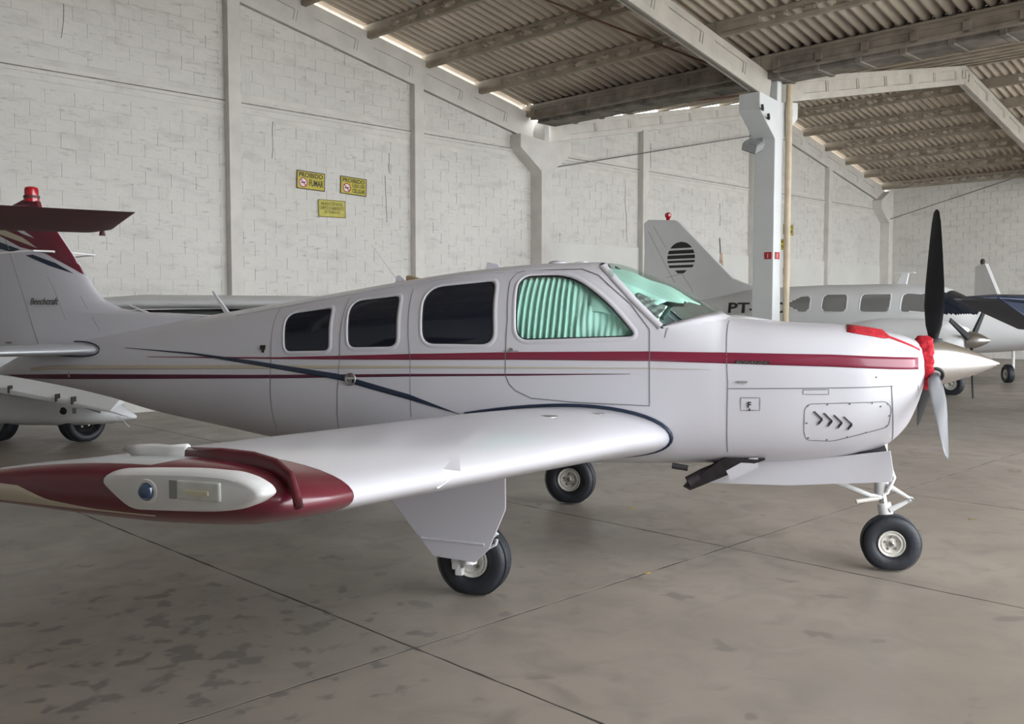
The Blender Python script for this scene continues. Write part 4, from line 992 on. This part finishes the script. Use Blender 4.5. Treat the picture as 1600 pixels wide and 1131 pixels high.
# exhaust and cowl flap
cf = MB(); cf.hexa([(1.17, -.40, .545), (1.22, -.40, .520), (1.22, -.24, .520), (1.17, -.24, .545), (1.44, -.44, .755), (1.70, -.44, .755), (1.70, -.24, .755), (1.44, -.24, .755)]); cf.obj('cowl_flap', M['exh'], AC, bevel=.006)
cf = MB(); cf.tube([(1.5, -.34, .72), (1.30, -.37, .63), (1.205, -.40, .575)], .038, 14); cf.tube([(1.10, -.40, .68), (1.2, -.38, .665)], .02, 8); cf.obj('exhaust_stack', M['exh'], AC, smooth=True)
cf = MB(); cf.prism([(1.485, .61), (1.655, .70), (1.655, .765), (1.60, .76), (1.455, .67)], -.435, -.425); cf.obj('cowl_flap', M['white'], AC)
# cowl inlets
for y in (-.20, .20):
    mb = MB(); q = []
    for i in range(24):
        a = 2*PI*i/24; yy = y+.075*math.cos(a); zz = 1.24+.055*math.sin(a); q.append((yy, zz))
    mb.prism(q, 2.50, 2.605, 'x'); mb.obj('cooling_inlet', M['black'], fus)
# spinner, cover, propeller
pr = empty('propeller', (2.71, 0, 1.372), 0, parent=AC)
prof = []
for i in range(21):
    t = i/20; prof.append((-.03+.42*t, .158*(1-t**1.25)**.86 if t < 1 else .0001))
prof = [(-.03, .0001), (-.03, .150)]+prof
mb = MB(); mb.lathe(prof, 64, 'x'); mb.obj('spinner', M['spin'], pr, smooth=True)
for a, m_ in ((0, M['blade']), (120, M['bladeb']), (240, M['blade'])):
    V = []; F_ = []; st = [(.10, .055, .055, 60), (.17, .075, .05, 62), (.24, .125, .034, 58), (.36, .165, .026, 50), (.5, .172, .021, 42), (.65, .160, .016, 35), (.8, .138, .012, 30), (.9, .112, .009, 27), (.96, .075, .007, 26), (.98, .03, .004, 26)]
    n = 16
    for (r, c, t, pitch) in st:
        c *= .88
        for k in range(n):
            q = 2*PI*k/n; u, w_ = math.cos(q)*c/2, math.sin(q)*t/2*(1.0 if c < .08 else .9); p_ = R(pitch)
            V.append((u*math.sin(p_)+w_*math.cos(p_), -u*math.cos(p_)+w_*math.sin(p_), r))
    for i in range(len(st)-1):
        for k in range(n): F_.append((i*n+k, i*n+(k+1) % n, (i+1)*n+(k+1) % n, (i+1)*n+k))
    F_ += [tuple(range(n))[::-1], tuple(range((len(st)-1)*n, len(st)*n))]
    Mx = Matrix.Rotation(R(a), 4, 'X')
    o = mesh('blade', [tuple(Mx @ Vector(v)) for v in V], F_, m_, pr, True); autos(o, 50)
    mb = MB(); mb.lathe([(.02, .058), (.150, .058), (.155, .050), (.150, .04)], 24, 'z'); 
    V = [tuple(Mx @ Vector(v)) for v in mb.v]; cu_ = mesh('blade_cuff', V, mb.f, M['black'], pr, True)
    if a == 120: o['label'] = 'grey metallic face of the lower blade with a pale tip line'
V = []; F_ = []; n = 72; prof = [(-.085, .150), (-.07, .166), (-.05, .170), (-.02, .172), (.005, .168), (.012, .160)]
for (x, r) in prof:
    for k in range(n):
        q = 2*PI*k/n; w_ = .006*math.sin(q*13+x*60)+.004*math.sin(q*29-x*90); V.append((x+.004*math.sin(q*17), (r+w_)*math.cos(q), (r+w_)*math.sin(q)))
for i in range(len(prof)-1):
    for k in range(n): F_.append((i*n+k, i*n+(k+1) % n, (i+1)*n+(k+1) % n, (i+1)*n+k))
o = mesh('propeller_cover', V, F_, M['cloth'], AC, True); o.location = (2.69, 0, 1.372); o['label'] = 'red cloth band behind the spinner'; md = o.modifiers.new('s', 'SOLIDIFY'); md.thickness = .004
V = []; F_ = []
sp = [(2.18, 58, 88), (2.24, 56, 89), (2.31, 55, 89), (2.40, 54, 89), (2.43, 57, 62), (2.5, 52, 56), (2.56, 48, 52), (2.615, 43, 48)]
for x, a, b in sp:
    for j in range(5): V.append(B.P(x, R(a+(b-a)*j/4), -1)+Vector((0, -.002, .006)))
for i in range(len(sp)-1):
    for j in range(4): a = i*5+j; F_.append((a, a+5, a+6, a+1))
o = mesh('cover_strap', V, F_, M['cloth'], AC, True); md = o.modifiers.new('s', 'SOLIDIFY'); md.thickness = .004

# ------------------------------------------------------------------ other aircraft
def disc_wheels(parent, pts, r=.2, w=.14, side=-1):
    for (x, y, ztop) in pts:
        g_ = empty('landing_gear', (x, y, 0), 0, parent=parent); wheel(g_, (0, 0, r), r, w, r*.48, side=side)
        mb = MB(); mb.tube([(0, .11, r), (0, .11, ztop)], .035, 10); mb.tube([(0, .11, r), (0, 0, r)], .025, 8); mb.obj('strut', M['fairw'], g_, smooth=True)
def simple_prop(parent, c, r=.95, n=3, m='blade', a0=20):
    p = empty('propeller', c, 0, parent=parent); mb = MB(); mb.lathe([(-.02, .0001), (-.02, .14)]+[(.3*i/8, .14*(1-(i/8)**1.5)**.8+1e-4) for i in range(9)], 24, 'x'); mb.obj('spinner', M['spin'], p, smooth=True)
    for i in range(n):
        mb = MB(); mb.hexa([(-.02, -.05, .1), (.02, -.04, .1), (.04, .05, .1), (-.0, .05, .1), (-.01, -.03, r), (.01, -.03, r), (.015, .04, r), (-.0, .04, r)]); Mx = Matrix.Rotation(R(a0+360/n*i), 4, 'X'); mb.v = [tuple(Mx @ Vector(v)) for v in mb.v]; mb.obj('blade', M[m], p, bevel=.008)
# twin-engine aeroplane parked square to the gable wall
TW = empty('twin_engine_aircraft', (3.1, 22, 0), AL-PI/2, 'white twin-engine aeroplane with a striped disc on its fin, parked beyond the column', 'airplane')
T = Body([(0, 1.62, 1.50, 1.56, .03, 2, 2), (.9, 1.80, 1.38, 1.6, .18, 2, 2), (1.93, 1.96, 1.22, 1.6, .34, 2.1, 2.1), (2.87, 2.12, 1.06, 1.6, .48, 2.2, 2.4), (3.9, 2.17, .95, 1.6, .58, 2.3, 2.6), (4.6, 2.185, .92, 1.6, .62, 2.4, 2.8), (5.9, 2.18, .90, 1.6, .64, 2.4, 2.8), (6.65, 2.13, .90, 1.55, .63, 2.4, 2.8), (7.0, 2.0, .92, 1.5, .61, 2.3, 2.6), (7.45, 1.72, .94, 1.35, .56, 2.1, 2.4), (8.1, 1.58, 1.0, 1.3, .47, 2, 2.1), (8.7, 1.46, 1.06, 1.26, .34, 2, 2), (9.15, 1.33, 1.14, 1.23, .15, 2, 2), (9.25, 1.26, 1.2, 1.23, .03, 2, 2)])
tw1 = roundpoly([(3.88, 1.80), (4.22, 1.965), (4.42, 1.955), (4.43, 1.68), (4.25, 1.64)], [.05, .12, .09, .09, .12]); tw2 = roundpoly([(4.69, 1.66), (4.69, 1.99), (5.17, 1.99), (5.19, 1.66)], .1)
tw3 = roundpoly([(5.46, 1.66), (5.46, 1.99), (6.01, 1.99), (6.01, 1.66)], .08); tw4 = roundpoly([(6.22, 1.66), (6.22, 1.99), (6.70, 1.98), (6.78, 1.66)], .07)
tw5 = [(6.88, 1.62), (6.86, 1.96), (6.98, 2.2), (7.6, 2.2), (7.46, 1.62)]
tf_, tp_ = T.build(M['white2'], TW, {'a': tw1, 'b': tw2, 'c': tw3, 'd': tw4, 'windshield': tw5}, dx=.035, n=96)
for (key, sd), (v, f) in tp_.items(): mesh('windshield' if key == 'windshield' else 'window_pane', v, f, M['winfar'] if key != 'windshield' else M['tint'], TW, True)
for q in (tw1, tw2, tw3, tw4): T.ring(q, .03, M['white2'], TW, off=.008)
p = T.S(2.48, 1.75)
def ontwin(txt, x, z, size, width):
    th0 = T.S(x, z, .006); th1 = T.S(x+width, z, .006); up = T.S(x, z+.1, .006)-th0
    text('lettering', txt, size, M['ink'], tf_, basis(th0+Vector((0, -.012, 0)), th1-th0, up), width=width, bold=.006)
ontwin('PT-', 2.50, 1.635, .30, .70); ontwin('VRO', 3.24, 1.635, .30, .68)
def stub(poly, y0, y1, name, m, parent): 
    mb = MB(); mb.prism(poly, y0, y1); return mb.obj(name, m, parent, bevel=.012)
tfin = stub([(-.06, 1.5), (.0, 3.0), (-.03, 3.68), (.10, 3.76), (.86, 3.70), (.98, 3.62), (2.36, 2.36), (2.6, 2.27), (3.15, 2.12), (2.8, 1.95), (.3, 1.55)], -.05, .05, 'fin', M['white2'], TW)
V = []; mb = MB(); c, r = (1.02, 2.84), .37
for i, (a, b) in enumerate([(.62, 1.0), (.28, .50), (-.02, .20), (-.26, -.12), (-.56, -.40), (-.88, -.72)]):
    n = 8; up = [( (1 if k <= n else -1), ) for k in range(1)]
    P = [( math.sqrt(max(0, 1-(a+(b-a)*k/n)**2)), a+(b-a)*k/n) for k in range(n+1)]; poly = [(c[0]+x*r*1.0, c[1]+z*r) for x, z in P]+[(c[0]-x*r*1.0, c[1]+z*r) for x, z in P[::-1]]
    if b >= 1: poly = poly[:n+1]+poly[n+2:]
    if a == -.88: poly = [(c[0]-.16, c[1]-.72*r), (c[0]+.16, c[1]-.72*r), (c[0]+.08, c[1]-.90*r), (c[0]-.08, c[1]-.90*r)]
    mb.prism(poly, -.056, -.051)
mb.obj('striped_disc_emblem', M['ink'], tfin)
for P in ([(.1, 3.5), (.85, 2.3)], [(.62, 2.42), (1.05, 2.5)], [(1.05, 2.5), (1.35, 2.1)], [(.25, 3.6), (.6, 3.1)]):
    m2 = MB(); m2.tube([(P[0][0], -.050, P[0][1]), (P[1][0], -.050, P[1][1])], .004, 5); m2.obj('panel_seam', M['gap'], tfin)
m2 = MB(); m2.lathe([(3.70, .04), (3.76, .045), (3.80, .075), (3.86, .075), (3.89, .04), (3.895, .0001)], 14, 'z', (.62, 0, 0)); m2.obj('beacon', M['lensred'], tfin, smooth=True)
m2 = MB(); m2.prism([(5.88, 2.16), (6.06, 2.16), (6.10, 2.38), (5.98, 2.38)], -.02, .02); m2.prism([(5.82, 2.375), (6.22, 2.375), (6.20, 2.395), (5.84, 2.395)], -.05, .05); m2.obj('antenna', M['white2'], TW)
for sd in (-1, 1):
    ws_ = wing('wing', [(sd*.4, 6.75, 1.95, .98, .15, .02), (sd*1.6, 6.55, 1.7, 1.12, .15, .02), (sd*2.3, 6.45, 1.55, 1.2, .14, .02), (sd*5.5, 6.15, 1.1, 1.55, .12, .02), (sd*5.6, 6.0, .8, 1.56, .06, .02)], M['white2'], TW)
    wing('stabilizer', [(sd*.1, 1.0, .95, 1.62, .1, .0), (sd*1.9, .7, .6, 1.64, .1, .0)], M['white2'], TW)
    nb = Body([(4.9, 1.27, 1.17, 1.22, .05, 2, 2), (5.6, 1.45, 1.0, 1.22, .28, 2, 2), (6.4, 1.56, .90, 1.22, .38, 2.3, 2.3), (7.3, 1.53, .92, 1.22, .36, 2.4, 2.4), (7.62, 1.42, 1.02, 1.22, .2, 2, 2)])
    o, _ = nb.build(M['white2'], TW, {}, dx=.08, n=40, name='engine_nacelle'); o.location = (.25, sd*2.0, 0)
    simple_prop(TW, (7.93, sd*2.0, 1.22), .95, 3, a0=70)
disc_wheels(TW, [(6.35, -2.0, 1.1), (6.35, 1.55, 1.1), (8.6, 0, 1.2)], r=.24, w=.18)

# far right: aeroplane facing the camera; only its pale fin and a wheel show
FR = empty('far_aircraft', (13.0, 26.3, 0), R(-93), 'pale aeroplane at far right, only its slanting fin with dark beacon and one wheel showing', 'airplane')
F2 = Body([(0, 1.5, 1.3, 1.4, .03, 2, 2), (1.5, 1.65, 1.1, 1.4, .25, 2, 2), (3.2, 2.0, .9, 1.4, .5, 2.3, 2.5), (4.8, 2.0, .85, 1.4, .56, 2.3, 2.5), (5.6, 1.6, .85, 1.3, .5, 2.2, 2.3), (6.8, 1.45, .95, 1.2, .35, 2, 2), (7.1, 1.3, 1.1, 1.2, .1, 2, 2)])
F2.build(M['white2'], FR, {}, dx=.1, n=48)
o = stub([(-.3, 1.45), (-.25, 2.9), (.35, 2.95), (1.6, 1.62)], -.05, .05, 'fin', M['white2'], FR)
m2 = MB(); m2.lathe([(2.92, .03), (2.98, .06), (3.06, .06), (3.1, .0001)], 14, 'z', (.1, 0, 0)); m2.obj('beacon', M['ink'], o, smooth=True)
for sd in (-1, 1): wing('wing', [(sd*.4, 5.0, 1.6, .95, .14, .02), (sd*3.6, 4.9, 1.3, 1.2, .12, .02)], M['white2'], FR); wing('stabilizer', [(sd*.1, .6, .8, 1.45, .1, 0), (sd*1.6, .4, .6, 1.46, .1, 0)], M['white2'], FR)
disc_wheels(FR, [(4.7, -1.35, 1.05), (4.7, 1.35, 1.05), (6.3, 0, 1.1)], r=.22, w=.16)

# right edge: aeroplane out of frame whose navy-tipped wing reaches in
RE = empty('right_edge_aircraft', (10.95, 13.6, 0), R(-80), 'aeroplane mostly past the right edge, its silver wing ending in a navy tip', 'airplane')
F3 = Body([(-3.4, 1.6, 1.4, 1.5, .03, 2, 2), (-1.5, 1.8, 1.2, 1.5, .3, 2, 2), (0, 2.1, 1.0, 1.5, .52, 2.3, 2.5), (1.4, 2.1, .95, 1.5, .55, 2.3, 2.5), (2.2, 1.7, .95, 1.4, .5, 2.2, 2.3), (3.2, 1.5, 1.05, 1.3, .3, 2, 2), (3.4, 1.35, 1.2, 1.3, .1, 2, 2)])
F3.build(M['white2'], RE, {}, dx=.1, n=48)
for sd in (-1, 1):
    w_ = wing('wing', [(sd*.4, .9, 1.5, 1.50, .13, .02), (sd*4.35, .7, 1.1, 1.82, .12, .02)], M['silver'], RE)
    tp = wing('wing_tip', [(sd*4.352, .71, 1.12, 1.82, .125, .02), (sd*4.75, .66, .95, 1.845, .11, .02), (sd*5.05, .52, .6, 1.86, .06, .02)], M['navy'], w_)
    if sd < 0:
        d = MB(); d.add([(.62, -4.9, 1.86), (.62, -4.35, 1.86), (.45, -4.02, 1.43), (.50, -4.12, 1.44), (-.25, -4.9, 1.83), (-.3, -4.35, 1.80), (.0, -4.02, 1.43), (.0, -4.12, 1.44)], [(0, 1, 2, 3), (4, 7, 6, 5), (0, 4, 5, 1), (1, 5, 6, 2), (2, 6, 7, 3), (3, 7, 4, 0)]); d.obj('drooped_tip', M['navy'], w_, bevel=.01)
stub([(-3.6, 1.5), (-3.6, 2.7), (-3.2, 2.7), (-2.0, 1.7)], -.05, .05, 'fin', M['white2'], RE)
disc_wheels(RE, [(.5, -.9, 1.3), (.5, 1.4, 1.3), (2.7, 0, 1.2)], r=.2, w=.14)

# left: aeroplane behind the tail
LB = empty('rear_left_aircraft', (-6.6, 12.25, 0), R(-8), 'white low-slung aeroplane behind the maroon-striped tail, pointed pod, hanging flap and dark wheels', 'airplane')
PB = Body([(-3.2, .80, .26, .5, .3, 2.6, 2.6), (-.5, .80, .22, .5, .34, 2.6, 2.6), (.95, .78, .22, .5, .34, 2.5, 2.6), (1.10, .66, .23, .45, .32, 2.4, 2.5), (1.3, .62, .24, .42, .28, 2.2, 2.3), (1.6, .50, .27, .38, .16, 2, 2), (1.82, .36, .32, .34, .02, 2, 2)])
pb_, _ = PB.build(M['white2'], LB, {}, dx=.05, n=64, name='pod')
p = PB.S(1.03, .44); m2 = MB(); m2.lathe([(-.004, .0001), (-.004, .045), (.01, .05)], 20, 'y', p); m2.obj('vent_hole', M['ink'], pb_)
p = PB.S(1.17, .44); m2 = MB(); m2.box(p.x-.025, p.x+.025, p.y-.006, p.y+.02, p.z-.035, p.z+.035); m2.obj('placard', M['grey'], pb_)
m2 = MB(); m2.tube([(1.35, -.36, .50), (1.52, -.30, .43)], .02, 6); m2.tube([(1.62, -.28, .56), (1.58, -.25, .45)], .014, 6); m2.obj('hinge_arm', M['grey'], pb_)
FB = Body([(-5.6, 1.6, .5, .9, .5, 2.4, 2.4), (-2.5, 1.75, .55, 1.0, .6, 2.4, 2.4), (-.8, 1.62, .6, 1.0, .5, 2.2, 2.2), (.4, 1.35, .7, 1.0, .2, 2, 2), (.9, 1.1, .9, 1.0, .02, 2, 2)])
o, _ = FB.build(M['white2'], LB, {}, dx=.1, n=56); o.location = (-.4, .9, 0)
# hanging flap: a slab sloping down to the right, with brackets
m2 = MB(); m2.hexa([(-1.6, -.60, .98), (2.05, -.95, .50), (1.9, -.40, .56), (-1.6, .3, .95), (-1.6, -.60, 1.10), (2.05, -.95, .53), (1.9, -.40, .66), (-1.6, .3, 1.2)]); fl_ = m2.obj('flap', M['white2'], LB, bevel=.01)
for t in (.62, .80, .86):
    x = -1.6+3.65*t; z = .98-.48*t; m2 = MB(); m2.box(x-.006, x+.006, -.62-.36*t, -.58-.30*t, z+.02, z+.11); m2.obj('flap_bracket', M['ink'], fl_)
m2 = MB(); m2.tube([(2.0, -.93, .52), (2.30, -1.0, .46)], [.012, .004], 6); m2.obj('trailing_rod', M['white2'], fl_); m2 = MB(); m2.tube([(2.28, -1.2, .50), (2.45, -1.25, .38)], .006, 6); m2.obj('trailing_rod', M['white2'], fl_)
# high silver wing panel reaching right, with a grey body added beneath to imitate its dark underside
wv = [(-1.2, 0.4, 1.60), (1.4, .55, 1.79), (4.6, .75, 1.79)]
V = []; F_ = []; S = foil(t=.15); n = len(S)
for i, (x, y, z) in enumerate(wv):
    c = (1.5, 1.3, 1.0)[i]
    for a, b in S: V.append((x, y+a*c, z+b*c))
for i in range(2):
    for k in range(n): F_.append((i*n+k, i*n+(k+1) % n, (i+1)*n+(k+1) % n, (i+1)*n+k))
F_ += [tuple(range(n)), tuple(range(2*n, 3*n))]
o = mesh('wing', V, F_, M['white2'], LB, True); bm = bmesh.new(); bm.from_mesh(o.data); bmesh.ops.recalc_face_normals(bm, faces=bm.faces); bm.to_mesh(o.data); bm.free(); autos(o, 50)
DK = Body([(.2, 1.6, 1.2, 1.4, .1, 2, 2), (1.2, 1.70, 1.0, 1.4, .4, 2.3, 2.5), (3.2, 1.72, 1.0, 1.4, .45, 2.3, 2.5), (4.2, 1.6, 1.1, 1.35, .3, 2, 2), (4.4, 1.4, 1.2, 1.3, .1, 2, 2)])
o, _ = DK.build(M['grey'], LB, {}, dx=.1, n=48, name='wing_shade_body'); o.location = (0, 1.3, 0)  # added dark body, its grey stands in for shadow under the wing
for (x, y) in ((-.05, -.1), (1.04, .05)):
    g_ = empty('landing_gear', (x, y, 0), 0, parent=LB); wheel(g_, (0, 0, .275), .278, .30 if x > 1 else .2, .15, side=-1, tilt=R(62) if x > 1 else 0, hubm='grey' if x < 1 else 'exh')
g_ = empty('landing_gear', (-2.9, .8, 0), 0, parent=LB); wheel(g_, (0, 0, .275), .278, .2, .15, side=-1)
m2 = MB(); m2.tube([(0, 0.1, .275), (0, .1, .7)], .03, 8); m2.obj('strut', M['fairw'], g_)

# left: maroon T-tail coming in above the striped fin
TT = empty('t_tail_aircraft', (-4.3, 4.05, 0), 0, 'aeroplane past the left edge, only the tip of its dull maroon tailplane in view', 'airplane')
tipn, tipf = Vector((-1.88, 4.75, 2.20)), Vector((-2.39, 5.68, 2.20)); rn, rf = Vector((-4.45, 3.10, 2.20)), Vector((-4.9, 4.55, 2.20)); L0 = Vector(TT.location)
V = []; F_ = []; S = foil(t=.075, camber=0); n = len(S)
# loft from root to tip; leading edge is the far one
st_ = [(rf, rn), (rf.lerp(tipf, .98), rn.lerp(tipn, .74)), (tipf.lerp(tipn, .12), rn.lerp(tipn, .82)), (tipf.lerp(tipn, .5), rn.lerp(tipn, .91)), (tipf.lerp(tipn, .93), tipn)]
for i, (a_, b_) in enumerate(st_):
    c = (b_-a_).length*(1, 1, 1, .9, .8)[i]
    for a, b in S:
        p = a_.lerp(b_, a)+Vector((0, 0, b*c)); V.append(tuple(p-L0))
for i in range(len(st_)-1):
    for k in range(n): F_.append((i*n+k, i*n+(k+1) % n, (i+1)*n+(k+1) % n, (i+1)*n+k))
F_ += [tuple(range(n)), tuple(range((len(st_)-1)*n, len(st_)*n))]
o = mesh('tailplane', V, F_, M['maroond'], TT, True); bm = bmesh.new(); bm.from_mesh(o.data); bmesh.ops.recalc_face_normals(bm, faces=bm.faces); bm.to_mesh(o.data); bm.free(); autos(o, 50)
m2 = MB(); a_ = tipf.lerp(tipn, .04)-L0; m2.lathe([(-.02, .02), (.0, .016), (.03, .0001)], 8, 'z', (a_.x-.05, a_.y-.03, a_.z-.03)); m2.obj('static_wick', M['maroond'], o)
m2 = MB(); m2.hexa([(-.75, .0, 1.3), (-.65, .0, 1.3), (-.15, -.85, 1.3), (-.25, -.85, 1.3), (-.8, .25, 2.2), (-.7, .3, 2.2), (-.25, -.55, 2.2), (-.35, -.6, 2.2)]); m2.obj('fin', M['maroond'], TT, bevel=.01)
hd = math.atan2(.82, -.57)
F4 = Body([(0, 1.45, 1.25, 1.35, .04, 2, 2), (2.0, 1.6, 1.05, 1.3, .28, 2, 2), (3.5, 1.8, .8, 1.2, .5, 2.2, 2.4), (4.3, 1.5, .85, 1.2, .4, 2, 2), (4.6, 1.3, 1.0, 1.2, .1, 2, 2)])
o, _ = F4.build(M['white2'], TT, {}, dx=.1, n=40); o.rotation_euler = (0, 0, hd); o.location = (.1, -1.1, 0)
for (d_, l_) in ((3.2, .55), (3.2, -.55), (4.1, 0)):
    x = .1+math.cos(hd)*d_-math.sin(hd)*l_; y = -1.1+math.sin(hd)*d_+math.cos(hd)*l_
    g_ = empty('landing_gear', (x, y, 0), hd, parent=TT); wheel(g_, (0, 0, .2), .2, .14, .1); m2 = MB(); m2.tube([(0, 0, .2), (0, 0, .95)], .03, 8); m2.obj('strut', M['fairw'], g_)
bpy.context.view_layer.update()
